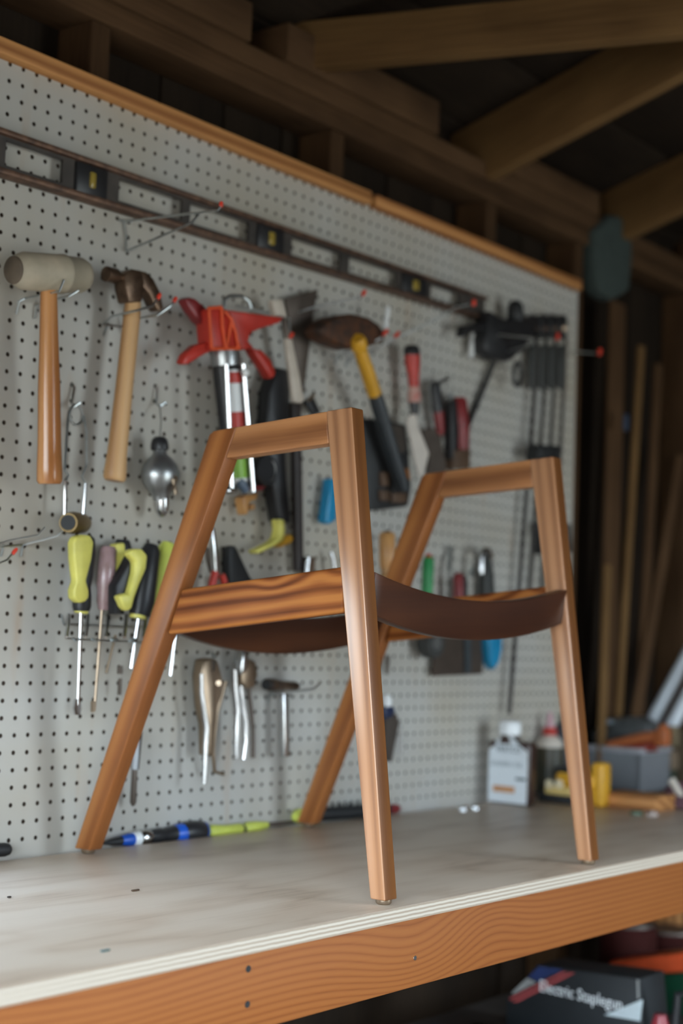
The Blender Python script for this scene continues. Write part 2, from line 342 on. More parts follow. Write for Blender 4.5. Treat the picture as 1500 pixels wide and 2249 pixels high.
# studs, plates, blocking, rafters
k = 1
def trim(geo, m, grain, bevel=0.002):
    global k
    o = struct('trim_%d' % k, geo, m, grain, bevel); k += 1
    if k == 9: k = 10
    return o
for xs in (-0.115, 0.19, 0.80, 1.345, 1.735, 2.36):
    trim(box((xs - 0.02, 0.016, ZF if xs > 1.7 else 1.0), (xs + 0.02, 0.097, 1.275)), M_old, ((xs, 0, 0), (0, 0, 1)))
trim(box((-0.14, 0.010, 1.276), (2.39, 0.098, 1.314)), M_old, ((0, 0, 0), (1, 0, 0)))
trim(box((-0.14, 0.004, 1.315), (2.39, 0.098, 1.353)), M_old, ((0, 0, 0.3), (1, 0, 0)))
trim(box((-0.14, -0.004, 1.354), (0.522, 0.09, 1.425)), M_old, ((0, 0, 0), (1, 0, 0)))
trim(box((0.62, -0.004, 1.354), (1.106, 0.09, 1.425)), M_old, ((0, 0, 0), (1, 0, 0)))
trim(box((1.36, 0.0, 1.354), (1.80, 0.09, 1.41)), M_old, ((0, 0, 0), (1, 0, 0)))
for xr in (0.04, 1.30, 1.90):
    t0, t1 = (0.10, -2.6)
    trim(extr([(xr, t0, roof_z(t0) - 0.155), (xr, t1, roof_z(t1) - 0.155), (xr, t1, roof_z(t1) - 0.016), (xr, t0, roof_z(t0) - 0.016)], (0.038, 0, 0)), M_raft if xr > 0.5 else M_old, ((xr, 0, 1.4), (0, -1, 0.3)))
# the tie beam crossing diagonally overhead
d = Vector((0.334, -0.943, 0)); nn = Vector((0.943, 0.334, 0)); p0 = Vector((0.662, 0.094, 1.366))
trim(merge(extr([p0, p0 + d * 2.2, p0 + d * 2.2 + Vector((0, 0, 0.09)), p0 + Vector((0, 0, 0.09))], nn * 0.038)), M_raft, ((0, 0, 0), d), 0.003)

# ------------------------------------------------------------------ pegboard with real holes
M_bore_wall = mat('raw_brown_hardboard', (0.05, 0.03, 0.018), 0.9)
def pegboard():
    s = 0.0254; bore = set(); V, F = [], []; rad = 0.0036; t = 0.006; n8 = 8
    c0, c1, r0, r1 = -4, 66, -0, 45           # columns, rows of holes
    x_lo, x_hi, z_lo, z_hi = (c0 - 0.5) * s, (c1 + 0.5) * s, -0.5 * s, 45.5 * s
    nc, nr = c1 - c0 + 1, 46
    grid = {}
    for r in range(nr + 1):
        for c in range(nc + 1):
            grid[r, c] = len(V); V.append((x_lo + c * s, 0, z_lo + r * s))
    for r in range(nr):
        for c in range(nc):
            cx, cz = x_lo + (c + 0.5) * s, z_lo + (r + 0.5) * s; b = len(V)
            for k in range(n8):
                a = math.pi / 8 + k * math.pi / 4; V.append((cx + rad * math.cos(a), 0, cz + rad * math.sin(a)))
            for k in range(n8):
                a = math.pi / 8 + k * math.pi / 4; V.append((cx + rad * math.cos(a), t, cz + rad * math.sin(a)))
            g = (grid[r + 1, c + 1], grid[r + 1, c], grid[r, c], grid[r, c + 1])     # ne nw sw se
            for q in range(4):
                i0 = 2 * q; A, B = g[q], g[(q + 1) % 4]
                F.append((b + i0, A, b + (i0 + 1) % 8)); F.append((b + (i0 + 1) % 8, A, B, b + (i0 + 2) % 8))
            for k in range(n8): bore.add(len(F)); F.append((b + k, b + (k + 1) % 8, b + 8 + (k + 1) % 8, b + 8 + k))
    # rims to the full sheet and its edge thickness
    def quad(p): 
        b = len(V); V.extend(p); F.append(tuple(range(b, b + len(p))))
    zt, zb, xr = 1.1545, -0.062, 1.7035
    quad([(x_lo, 0, z_hi), (xr, 0, z_hi), (xr, 0, zt), (x_lo, 0, zt)])
    quad([(x_lo, 0, zb), (xr, 0, zb), (xr, 0, z_lo), (x_lo, 0, z_lo)])
    quad([(x_hi, 0, z_lo), (xr, 0, z_lo), (xr, 0, z_hi), (x_hi, 0, z_hi)])
    quad([(xr, 0, zb), (xr, t, zb), (xr, t, zt), (xr, 0, zt)])
    quad([(x_lo, 0, zt), (xr, 0, zt), (xr, t, zt), (x_lo, t, zt)])
    quad([(x_lo, 0, zb), (x_lo, t, zb), (xr, t, zb), (xr, 0, zb)])
    me = bpy.data.meshes.new('pegboard'); me.from_pydata(V, [], F); me.materials.append(M_board); me.materials.append(M_bore_wall)
    for i in bore: me.polygons[i].material_index = 1
    o = bpy.data.objects.new('pegboard', me); COL.objects.link(o)
    return tag(o, 'large pale grey perforated hardboard panel on the wall behind the chair, hung with tools', 'pegboard')
pegboard()
struct('trim_40', box((-0.114, 0.0065, -0.062), (1.70, 0.015, -0.028)), M_old, ((0, 0, 0), (1, 0, 0)))
trim(box((-0.114, -0.020, 1.1455), (0.866, 0.015, 1.170)), M_lumber, ((0, 0, 0), (1, 0, 0)), 0.0015)
trim(box((0.884, -0.019, 1.1460), (1.690, 0.015, 1.1695)), M_lumber, ((0, 0.1, 0.2), (1, 0, 0)), 0.0015)

# ------------------------------------------------------------------ workbench
YF, YBK = -0.630, -0.033
bench = thing('workbench', 'long workbench with a pale plywood top and an orange fir front rail, under the chair', 'workbench', (0.7, -0.33, ZF))
part('plywood_top', box((-0.58, YF + 0.0012, ZB - 0.0175), (2.38, YBK, ZB)), M_ply, bench, grain=((0, 0, 0), (1, 0, 0)), bevel=0.0008)
part('plywood_edge', box((-0.58, YF, ZB - 0.0182), (2.38, YF + 0.0011, ZB - 0.0006)), M_edge, bench)
part('front_rail', box((-0.58, YF + 0.003, ZB - 0.105), (2.38, YF + 0.041, ZB - 0.0185)), M_fir, bench, bevel=0.002, grain=((0, 0, 0), (1, 0, 0)))
part('back_rail', box((-0.58, -0.075, ZB - 0.105), (2.38, YBK - 0.002, ZB - 0.0185)), M_lumber, bench, grain=((0, 0, 0), (1, 0, 0)))
part('tool_ledge', box((-0.58, YBK + 0.001, ZB - 0.040), (1.70, -0.001, ZB - 0.022)), M_lumber, bench, grain=((0, 0, 0), (1, 0, 0)))
for lx in (-0.50, 1.95):
    for ly in (YF + 0.045, -0.165):
        part('leg', box((lx, ly, ZF), (lx + 0.089, ly + 0.089, ZB - 0.0185)), M_lumber, bench, bevel=0.003, grain=((lx, ly, 0), (0, 0, 1)))
part('lower_shelf', box((-0.40, YF + 0.05, -0.442), (2.30, -0.04, -0.424)), M_soil, bench)
def xat(u, v, z): return on(u, v, 2, z)
def yat(u, v): return on(u, v, 1, YF + 0.003)
for (u, v) in ((545, 2128), (543, 2206)):
    q = yat(u, v); part('screw', lathe(q + Vector((0, 0.002, 0)), q + Vector((0, -0.0008, 0)), [(0, 0.0044), (1, 0.0038)], 12), M_black, bench)
q = yat(911, 2104); part('screw', lathe(q + Vector((0, 0.002, 0)), q + Vector((0, -0.0008, 0)), [(0, 0.0036), (1, 0.003)], 12), M_steel, bench)

# ------------------------------------------------------------------ the chair
ch = thing('armchair_frame', 'unfinished walnut armchair frame with two A-shaped sides standing on the workbench', 'chair', (0.45, -0.33, ZB))
T = 0.0265
def side(x0, dzt, xb, m_f, m_b, sgn):
    # x0 = outer face on the camera side; xb(y,z) small toe-in of the back foot
    def P(y, z): return Vector((xb(y, z), y, z + (dzt if z > 0.5 else 0)))
    ex = (T, 0, 0)
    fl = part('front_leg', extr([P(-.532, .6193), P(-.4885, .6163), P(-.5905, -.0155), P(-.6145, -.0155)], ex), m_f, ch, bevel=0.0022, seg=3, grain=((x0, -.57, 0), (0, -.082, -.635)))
    fl.data.materials.append(M_wal_front_shade)
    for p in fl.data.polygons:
        if abs(p.normal.x) < 0.6: p.material_index = 1  # painted shade on the faces turned away from the door
    part('back_leg', extr([P(-.327, .6045), P(-.283, .601), P(-.275, .596), P(-.036, -.0155), P(-.068, -.0155)], ex), m_b, ch, bevel=0.0022, seg=3, grain=((x0, -.2, .3), (0, .255, -.62)))
    part('arm_rail', extr([P(-.4888, .6158), P(-.3266, .6038), P(-.3096, .5605), P(-.4953, .5722)], (T - 0.001, 0, 0)), M_wal_arm, ch, bevel=0.0018, seg=3, grain=((x0, -.4, .585), (0, -1, .06)))
    ge = extr([P(-.5245, .407), P(-.38, .391), P(-.2310, .3745), P(-.2062, .3085), P(-.36, .3265), P(-.5285, .3465)], (T - 0.005, 0, 0))
    o = part('side_rail', (([v + Vector((0.0022, 0, 0)) for v in ge[0]]), ge[1]), M_wal_rail, ch, bevel=0.005, seg=4, grain=((x0, -.22, .34), (0, -1, .11)))
    for (y, ) in ((-.6025,), (-.052,)):
        c = P(y, 0) + Vector((T / 2, 0, 0)); part('foot_glide', lathe((c.x, y, ZB + 0.0002), (c.x, y, -0.0150), [(0, 0.0085), (0.35, 0.0105), (1, 0.0105)], 18), M_tan, ch)
side(0.172, 0.0, lambda y, z: 0.172, M_wal_front_lit, M_wal_back, 1)
XF = 0.704
side(XF, -0.005, lambda y, z: XF - 0.012 * max(0, (y + .3) / .26) * max(0, 1 - z / .6) - 0.004 * max(0, (z - .3) / .3), M_wal_front_lit, M_wal_back, -1)
def cross(name, xs0, xs1, zt0, ztm, zb0, zbm, y0, dydz, th):
    n = 22; V, F = [], []
    for i in range(n + 1):
        s = i / n; x = xs0 + (xs1 - xs0) * s; h = 1 - (2 * s - 1) ** 2
        zt, zb = zt0 + (ztm - zt0) * h, zb0 + (zbm - zb0) * h
        for (z, o) in ((zt, 0), (zb, 0), (zb, th), (zt, th)):
            V.append((x, y0 + dydz * (z - 0.36) + o, z))
    for i in range(n):
        for k in range(4): F.append((4 * i + k, 4 * i + (k + 1) % 4, 4 * i + 4 + (k + 1) % 4, 4 * i + 4 + k))
    F += [(3, 2, 1, 0), tuple(4 * n + k for k in range(4))]
    part(name, (V, F), M_wal_cross, ch, bevel=0.002, seg=2, smooth=True, grain=((xs0, y0, .36), (1, 0, 0.05)))
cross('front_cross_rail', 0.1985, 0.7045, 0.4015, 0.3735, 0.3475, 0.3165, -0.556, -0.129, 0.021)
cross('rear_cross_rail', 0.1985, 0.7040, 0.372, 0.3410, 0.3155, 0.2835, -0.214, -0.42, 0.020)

# ------------------------------------------------------------------ hooks
HG = 'wire hooks on the pegboard'
def hook(label, wires, tips=(), r=2.2, white=()):
    p0 = W(*wires[0][0]); o = thing('pegboard_hook', label, 'hook', tuple(p0))
    for w_ in wires: part('wire', wire(w_, r), M_zinc, o)
    for (a, b) in tips: part('tip', plathe(a, b, [(0, 3.6), (0.25, 4.6), (0.8, 4.6), (1, 3.2)], 10), M_tip, o, smooth=True)
    for (a, b) in white: part('pin', plathe(a, b, [(0, 5), (0.1, 6), (0.9, 6), (1, 5)], 10), M_white, o, smooth=True)
    return o
def pr(a, u, v):                    # prong end seen at (u, v), straight out of the board from base a: returns (u, v, d)
    q = on(u, v, 0, W(*a).x); return (u, v, max(-q.y, 0.005))
b1 = (272, 486, 0.004); b2 = (277, 552, 0.004)
e1 = pr(b1, 478, 462); e2 = pr(b2, 420, 490)
hook('empty two-prong bracket hook with one red tip, just below the spirit level on the left', [[(262, 484, .002), (290, 487, .005)], [b1, (277, 520, .004), b2], [b1, e1, (485, 452, e1[2])], [b2, e2, (437, 470, e2[2])]], [((485, 455, e1[2]), (486, 443, e1[2]))], r=2.6)
hook('double hook holding up the mallet head', [[(38, 664, .003), (56, 655, .012), (130, 640, .09), (140, 615, .09)], [(78, 672, .003), (100, 665, .012), (150, 650, .08), (172, 638, .085)], [(36, 690, .003), (42, 662, .006)], [(76, 700, .003), (82, 674, .006)]], r=2.6)
hook('double hook with two red tips holding the claw hammer', [[(226, 712, .004), (245, 695, .03), (300, 682, .09), (335, 672, .1), (346, 656, .1)], [(268, 730, .004), (300, 700, .03), (345, 692, .09), (372, 674, .1), (382, 662, .1)], [(228, 738, .003), (238, 708, .006)], [(226, 712, .006), (268, 718, .006)]], [((346, 657, .1), (352, 645, .1)), ((381, 664, .1), (387, 653, .1))], r=2.6)
hook('empty double hook with one red tip at the left edge of the pegboard', [[(0, 1194, .006), (20, 1187, .01), (84, 1175, .05), (99, 1158, .055)], [(50, 1197, .006), (125, 1177, .05), (138, 1166, .055)], [(2, 1200, .006), (55, 1196, .006)], [(-4, 1237, .03), (15, 1230, .03), (29, 1214, .03)], [(8, 1196, .003), (2, 1222, .003)], [(50, 1196, .003), (46, 1222, .003)]], [((27, 1217, .03), (37, 1205, .03))])
hook('short chrome hook above the bright wire tongs', [[(159, 843, .002), (163, 852, .006), (158, 886, .008), (164, 892, .02), (176, 884, .022)]], r=3.2)
hook('short hook above the silver chalk reel', [[(343, 848, .002), (345, 856, .006), (343, 886, .008), (350, 893, .018), (364, 884, .02)]], r=2.4)
hook('hook whose red-tipped prong shows beside the pale snips', [[(520, 672, .003), (600, 690, .03), (636, 700, .08), (637, 730, .08)]], [((637, 741, .08), (643, 731, .08))])
hook('hook whose long red-tipped prong points right under the spirit level', [[(640, 690, .003), (700, 672, .05), (790, 652, .12), (797, 645, .12)]], [((795, 649, .12), (802, 638, .12))], r=1.9)
hook('double hook with two red tips and a white pin under the rusty hammer head', [[(735, 800, .003), (742, 780, .006)], [(760, 806, .003), (766, 786, .006)], [(740, 782, .006), (800, 760, .06), (838, 742, .09)], [(766, 788, .006), (830, 765, .06), (866, 742, .09)]], [((842, 735, .09), (851, 724, .09)), ((867, 740, .09), (876, 730, .09))], white=[((852, 674, .06), (846, 722, .06))])
hook('long hook with a red tip lying across the right end of the spirit level', [[(880, 738, .003), (960, 700, .05), (1000, 675, .08), (1030, 668, .1)]], [((1040, 672, .1), (1041, 658, .1))], r=1.9)
hook('long double hook carrying the black squeeze clamp, with a white pin', [[(1042, 734, .003), (1100, 735, .06), (1168, 742, .11), (1172, 752, .11)], [(1075, 784, .003), (1120, 770, .06), (1168, 756, .11)]], white=[((1038, 732, .02), (1034, 786, .02))], r=2.2)
hook('long hook with two red tips that carries the row of bar clamps', [[(1170, 735, .003), (1215, 742, .10)], [(1250, 772, .01), (1308, 776, .12)]], [((1223, 746, .11), (1226, 732, .11)), ((1316, 780, .13), (1318, 766, .13))], r=2.2)

# ------------------------------------------------------------------ spirit level
lev = thing('spirit_level', 'long scuffed grey spirit level with cut-out windows, lying across the top of the pegboard', 'level', tuple(W(540, 500, .03)))
M_lev = mat('scuffed_grey_aluminium', (0.10, 0.085, 0.075), 0.5, 0.5, c2=(0.055, 0.05, 0.047), scale=25)
M_levr = mat('worn_level_edge', (0.20, 0.11, 0.07), 0.5, 0.5, c2=(0.07, 0.04, 0.03), scale=60)
DL = 0.030
A = W(-60, 256.5, DL); B = W(1075, 653, DL); Cc = W(-60, 359.4, DL); Dd = W(1071, 702, DL)
def lv(u, s):                         # a point of the level's face: photo column u on its middle line, s from 0 (bottom) to 1 (top)
    m = W(u, 330 + (677 - 330) * u / 1073.0, DL); f = (m.x - A.x) / (B.x - A.x)
    t = A + (B - A) * f; b = Cc + (Dd - Cc) * f; r = b + (t - b) * s; r.x = m.x; return r
def lbox(u0, u1, s0, s1, y0, y1):
    p = [lv(u0, s0), lv(u1, s0), lv(u1, s1), lv(u0, s1)]
    for q in p: q.y = -y1
    return extr(p, (0, y1 - y0, 0))
wins = [(22, 148), (271, 410), (427, 556), (650, 758), (776, 881), (955, 1018)]
solid = []; prev = -60
for a_, b_ in wins: solid.append((prev, a_)); prev = b_
solid.append((prev, 1073))
part('web', merge(*[lbox(a_, b_, 0.12, 0.88, 0.014, 0.020) for a_, b_ in solid], lbox(-60, 1073, 0.12, 0.24, 0.0141, 0.0199), lbox(-60, 1073, 0.80, 0.88, 0.0141, 0.0199)), M_lev, lev)
part('top_flange', lbox(-60, 1074, 0.88, 1.0, 0.004, 0.030), M_levr, lev, bevel=0.001)
part('bottom_flange', lbox(-60, 1072, 0.0, 0.12, 0.004, 0.030), M_levr, lev, bevel=0.001)
for (u, du) in ((207, 34), (600, 28), (916, 26)):
    v_ = part('vial_holder', lbox(u - du, u + du, 0.13, 0.87, 0.008, 0.026), M_blkpl, lev, bevel=0.003)
    part('vial', lbox(u - 6, u + 7, 0.30, 0.70, 0.020, 0.029), mat('vial_yellow', (0.34, 0.25, 0.05), 0.2), v_, bevel=0.003)

# ------------------------------------------------------------------ mallet and claw hammer
o = thing('rubber_mallet', 'rubber mallet with a worn grey head and a glossy wooden handle', 'mallet', tuple(W(109, 1060, .06)))
part('head', plathe((30, 593, .062), (186, 606, .062), [(0, 20), (0.015, 31), (0.10, 40), (0.13, 42), (0.62, 42.5), (0.635, 44), (0.67, 44), (0.685, 41), (0.92, 39), (0.98, 34), (1, 26)], 28), M_cream, o, smooth=True)
part('head_face', plathe((26, 592.5, .062), (31, 593, .062), [(0, 28), (0.5, 31), (1, 31)], 28), M_dcream, o)
part('handle', plathe((107, 632, .062), (109, 1063, .062), [(0, 17), (0.05, 18), (0.35, 21), (0.5, 23.5), (0.8, 25), (0.93, 27), (0.985, 27), (1, 23)], 24, 0.8), M_hick, o, smooth=True, grain=(W(107, 632, .06), (0, 0, 1)))
o = thing('claw_hammer', 'claw hammer with a rusty head and a pale straight wooden handle', 'hammer', tuple(W(251, 1050, .05)))
M_hh = mat('brown_worn_steel', (0.20, 0.13, 0.085), 0.38, 0.8, c2=(0.06, 0.035, 0.025), scale=50)
part('poll', plathe((231, 601, .05), (284, 614, .05), [(0, 13), (0.03, 17), (0.42, 17), (0.5, 12), (0.75, 11), (1, 15)], 20), M_hh, o, smooth=True)
part('cheek', plate([(274, 603), (290, 590), (312, 594), (318, 622), (312, 664), (284, 664), (276, 632)], .036, .026), M_hh, o, bevel=0.003)
part('claw', plate([(300, 592), (322, 597), (338, 612), (352, 640), (360, 678), (350, 684), (340, 668), (328, 645), (308, 622)], .038, .022), M_hh, o, bevel=0.003)
part('handle', plathe((293, 660, .05), (251, 1056, .05), [(0, 16), (0.06, 18), (0.5, 18.5), (0.85, 21), (0.95, 24), (0.985, 24), (1, 20)], 22, 0.75), M_hick2, o, smooth=True, grain=(W(293, 660, .05), (0, 0, 1)))

# ------------------------------------------------------------------ bright wire tongs, chalk reel
o = thing('wire_tongs', 'chrome wire tongs with a ring on top and a dark brass cup below', 'tongs', tuple(W(166, 1000, .03)))
rc = W(167, 911, .02); kk = ppm(rc)
part('ring', tube(arc(rc, (1, 0, 0), (0, 0, 1), 19 * kk, 18, r1=22 * kk), 3 * kk, 6, True), M_zinc, o)
for nm, pts in (('bar', [(152, 903, .02), (148, 930, .025), (142, 1032, .03)]), ('bar', [(184, 912, .025), (190, 950, .03), (190, 1022, .03)]), ('link', [(142, 1032, .03), (150, 1044, .03), (143, 1056, .03)]), ('link', [(190, 1022, .03), (180, 1046, .03), (188, 1062, .03)])):
    part(nm, wire(pts, 3.0), M_zinc, o)
part('sleeve', plathe((143, 1056, .03), (142, 1138, .03), [(0, 4.5), (1, 4.5)], 10), M_steel, o)
part('sleeve', plathe((188, 1062, .03), (182, 1142, .03), [(0, 4.2), (1, 4.2)], 10), M_steel, o)
part('cup', plathe((150, 1148, .05), (186, 1150, .012), [(0, 21), (0.3, 25), (0.8, 22), (1, 16)], 20), M_brass, o, smooth=True)
part('cup_mouth', plathe((149, 1147.5, .0512), (150.5, 1148, .0495), [(0, 17), (1, 17)], 20), M_black, o)
o = thing('chalk_reel', 'silver teardrop chalk-line reel with a black cap, hanging by its string', 'chalk reel', tuple(W(355, 1134, .04)))
part('cap', plathe((350, 959, .036), (351, 990, .036), [(0, 10), (0.2, 17), (0.6, 20), (0.9, 20), (1, 15)], 20), M_blkpl, o, smooth=True)
part('case', plathe((351, 984, .036), (354, 1098, .036), [(0, 13), (0.12, 15), (0.2, 24), (0.33, 36), (0.5, 42), (0.65, 39), (0.8, 29), (0.92, 19), (1, 17)], 26, 0.75), M_alu, o, smooth=True)
part('tip', plathe((354, 1096, .036), (356, 1135, .036), [(0, 17), (0.3, 17), (0.65, 15), (0.9, 9), (1, 5)], 18), M_steel, o, smooth=True)
part('crank', merge(wire([(378, 1046, .06), (388, 1048, .064), (380, 1075, .066)], 3), plathe((380, 1052, .062), (386, 1086, .066), [(0, 5), (1, 5)], 8)), M_tan, o)
part('string', wire([(351, 888, .018), (354, 925, .03), (351, 962, .036)], 1.2, 5), M_char, o)

# ------------------------------------------------------------------ caulking gun
def C4(L): return [(380 + a / 3.408, 580 + b / 3.408) for a, b in L]
g = thing('caulking_gun', 'red caulking gun hanging handle-up with a black barrel and silver rods', 'caulking gun', tuple(W(500, 1070, .07)))
part('carriage', plate(C4([(262, 335), (365, 318), (440, 370), (480, 480), (500, 640), (285, 645)]), .055, .030), M_red, g, bevel=0.003)
rib = [C4(p) for p in ([(265, 330), (362, 322)], [(268, 335), (290, 636)], [(362, 325), (370, 480), (395, 630)], [(385, 350), (440, 420), (400, 620)], [(430, 395), (470, 520), (492, 635)], [(288, 634), (498, 630)])]
part('rib', merge(*[wire([(u, v, .088) for u, v in r_], 4.0) for r_ in rib]), M_orange, g)
part('handle', plate(C4([(400, 340), (640, 372), (835, 398), (800, 438), (640, 488), (585, 515), (565, 575), (610, 625), (520, 645), (470, 520), (430, 380)]), .062, .016), M_red, g, bevel=0.003)
part('fixed_grip', plate(C4([(88, 262), (125, 246), (170, 258), (262, 335), (272, 490), (200, 430), (130, 335)]), .05, .02), M_dred, g, bevel=0.004)
part('trigger', plate(C4([(72, 742), (98, 672), (170, 605), (268, 580), (290, 650), (210, 692), (115, 752)]), .06, .018), M_red, g, bevel=0.004)
part('grip', plate(C4([(590, 625), (670, 645), (735, 715), (772, 800), (770, 835), (738, 862), (700, 790), (640, 705)]), .04, .022), M_red, g, bevel=0.005)
part('collar', plathe((494, 766, .068), (497, 803, .068), [(0, 30), (0.5, 33), (1, 32)], 22, 0.8), M_alu, g, smooth=True)
part('hook', wire([(492, 676, .07), (492, 658, .07), (505, 650, .07), (530, 650, .07), (545, 660, .07), (551, 677, .07)], 4.5, 8), M_zinc, g)
part('barrel', plathe((497, 800, .045), (527, 1072, .045), [(0, 31), (0.5, 30), (1, 28)], 20, 0.7), M_blkpl, g, smooth=True)
c_ = part('cartridge', plathe((511, 812, .070), (528, 1062, .070), [(0, 15), (0.03, 17), (0.97, 17), (1, 14)], 16, 0.6), M_white, g, smooth=True)
for (v0, v1, mm) in ((818, 842, M_red), (905, 940, M_red), (1002, 1050, M_lime)):
    a0, a1 = (v0 - 812) / 250, (v1 - 812) / 250
    part('printed_band', plathe((511 + 17 * a0, v0, .0702), (511 + 17 * a1, v1, .0702), [(0, 17.6), (1, 17.6)], 16, 0.62), mm, c_, smooth=True)
part('rod', wire([(497, 800, .088), (509, 1078, .088)], 5.5, 10), M_steel, g)
part('rod', wire([(534, 800, .085), (556, 1080, .085)], 5.5, 10), M_steel, g)
part('knob', plathe((534, 822, .09), (543, 816, .09), [(0, 5), (0.3, 9), (0.7, 9), (1, 5)], 12), M_white, g, smooth=True)
part('rod_plate', plathe((494, 1077, .088), (514, 1078, .088), [(0, 5), (0.2, 8), (0.8, 8), (1, 5)], 10), M_steel, g, smooth=True)
part('nozzle', plathe((524, 1055, .075), (540, 1078, .075), [(0, 9), (0.5, 12), (1, 9)], 12), mat('slate_blue_plastic', (0.10, 0.14, 0.20), 0.4), g, smooth=True)

# ------------------------------------------------------------------ things between the caulking gun and the hammer
o = thing('abrasive_wheel', 'black disc with a grey rim line and red lower edge hanging beside the barrel', 'disc', tuple(W(570, 1035, .03)))
dc = W(568, 1034, .02); kk = ppm(dc)
part('disc', lathe(dc, dc + Vector((0, -0.022, 0)), [(0, 33 * kk), (0.1, 35 * kk), (0.9, 35 * kk), (1, 33 * kk)], 28), M_blkpl, o, smooth=True)
part('rim', tube(arc(dc + Vector((0, -.0225, 0)), (1, 0, 0), (0, 0, 1), 24 * kk, 16, -1.2, 1.2), 2.6 * kk, 6), M_alu, o)
part('label', plate([(556, 1067), (583, 1068), (577, 1077), (557, 1077)], .022, .012), M_dred, o)
o = thing('wooden_hook', 'little C-shaped wooden piece hanging below the caulking gun', 'wood piece', tuple(W(545, 1105, .02)))
part('body', plate([(533, 1094), (541, 1087), (568, 1084), (563, 1097), (550, 1102), (546, 1112), (546, 1127), (540, 1131), (536, 1112)], .01, .02), M_beech, o, bevel=0.002)
part('peg', plate([(552, 1108), (560, 1106), (561, 1118), (553, 1121)], .01, .014), M_beech, o, bevel=0.002)
o = thing('pruning_saw', 'black-handled saw with a curled yellow end hanging behind the near armrest', 'saw', tuple(W(620, 1150, .03)))
part('handle', plate([(609, 806), (634, 811), (639, 860), (636, 925), (629, 1000), (632, 1055), (639, 1128), (641, 1150), (615, 1146), (611, 1120), (602, 1070), (590, 1000), (589, 930), (592, 862)], .012, .028), M_blkpl, o, bevel=0.005)
part('curl', plate([(613, 1140), (625, 1141), (628, 1168), (622, 1187), (605, 1199), (567, 1217), (561, 1209), (597, 1192), (611, 1181), (616, 1163)], .022, .02), M_yel, o, bevel=0.003)
part('guard', plate([(628, 1176), (640, 1173), (646, 1184), (640, 1193), (618, 1202), (606, 1201), (622, 1190)], .008, .012), M_gold, o, bevel=0.003)
o = thing('long_trowel', 'dark flared steel trowel with a long thin brown bar handle', 'trowel', tuple(W(660, 1250, .03)))
part('blade', plate([(627, 656), (699, 635), (689, 687), (676, 793), (667, 868), (656, 870), (654, 820), (645, 747), (635, 700)], .012, .004), M_dsteel, o, bevel=0.001)
part('bar', plate([(642, 884), (662, 884), (664, 1000), (668, 1254), (653, 1254), (649, 1000)], .010, .012), mat('dark_brown_bar', (0.035, 0.026, 0.024), 0.5), o, bevel=0.002)
part('strap', plate([(672, 880), (690, 872), (706, 906), (690, 912)], .012, .01), M_blkpl, o, bevel=0.002)
o = thing('metal_snips', 'pale metal snips hanging beside the red caulking gun handle', 'snips', tuple(W(640, 880, .045)))
part('handle_end', plate([(598, 659), (622, 656), (632, 698), (607, 694)], .035, .014), M_pale, o, bevel=0.003)
part('shank', plate([(622, 690), (632, 694), (644, 746), (630, 744)], .038, .008), M_dsteel, o, bevel=0.002)
part('blade', plate([(629, 742), (643, 744), (657, 815), (670, 880), (660, 886), (646, 882), (638, 815)], .036, .010), M_pale, o, bevel=0.003)
o = thing('steel_pick', 'small bright pick next to the trowel handle', 'pick', tuple(W(684, 870, .03)))
part('shaft', wire([(690, 866, .03), (676, 880, .03)], 4), M_tan, o); part('shaft', wire([(654, 866, .034), (644, 884, .034)], 4), M_tan, o)

# sledge / mattock with rusty almond head
o = thing('brick_hammer', 'hammer with a broad rusty head and a yellow and black handle', 'hammer', tuple(W(885, 1075, .06)))
part('head', plate([(701, 724), (718, 706), (745, 692), (775, 688), (812, 696), (836, 712), (848, 732), (848, 750), (815, 760), (775, 766), (738, 753), (712, 738)], .035, .045), M_rust, o, bevel=0.012, seg=3)
part('collar', plathe((784, 742, .088), (790, 768, .080), [(0, 15), (0.3, 19), (0.8, 19), (1, 15)], 18), M_gold, o, smooth=True)
part('yellow_shaft', plathe((789, 764, .078), (823, 866, .066), [(0, 15), (0.5, 16), (1, 16)], 18), M_gold, o, smooth=True)
part('rubber_grip', plathe((823, 864, .066), (887, 1076, .06), [(0, 15.5), (0.1, 17), (0.6, 15), (0.9, 16), (1, 13)], 18), mat('slate_rubber', (0.028, 0.034, 0.04), 0.5), o, smooth=True)
o = thing('tool_pouch', 'black tool pouch with brown pockets hanging behind the hammer handle', 'pouch', tuple(W(850, 1115, .03)))
part('body', plate([(797, 918), (822, 920), (893, 932), (898, 980), (905, 1068), (898, 1112), (840, 1120), (811, 1121), (803, 1030)], .004, .030), M_black, o, bevel=0.005)
for q in ([(838, 1036), (857, 1038), (856, 1068), (840, 1068)], [(836, 1076), (857, 1078), (856, 1100), (838, 1100)], [(862, 1082), (895, 1082), (893, 1104), (863, 1104)]): part('pocket', plate(q, .034, .008), M_brown, o, bevel=0.002)
part('tab', plate([(886, 1028), (898, 1030), (902, 1052), (890, 1054)], .034, .006), mat('orange_leather', (0.34, 0.12, 0.02), 0.5), o, bevel=0.001)
part('flap', plate([(846, 930), (888, 936), (892, 990), (860, 1010), (848, 980)], .034, .006), M_soil, o, bevel=0.002)
o = thing('filling_knife', 'putty knife with a red handle, black cap and flared pale blade', 'putty knife', tuple(W(920, 1045, .04)))
part('cap', plathe((904, 758, .04), (905, 780, .04), [(0, 12), (0.3, 18), (1, 18)], 16, 0.7), M_blkpl, o, smooth=True)
part('handle', plathe((905, 778, .04), (909, 850, .04), [(0, 18), (0.3, 17), (0.7, 13), (1, 12)], 16, 0.7), M_red, o, smooth=True)
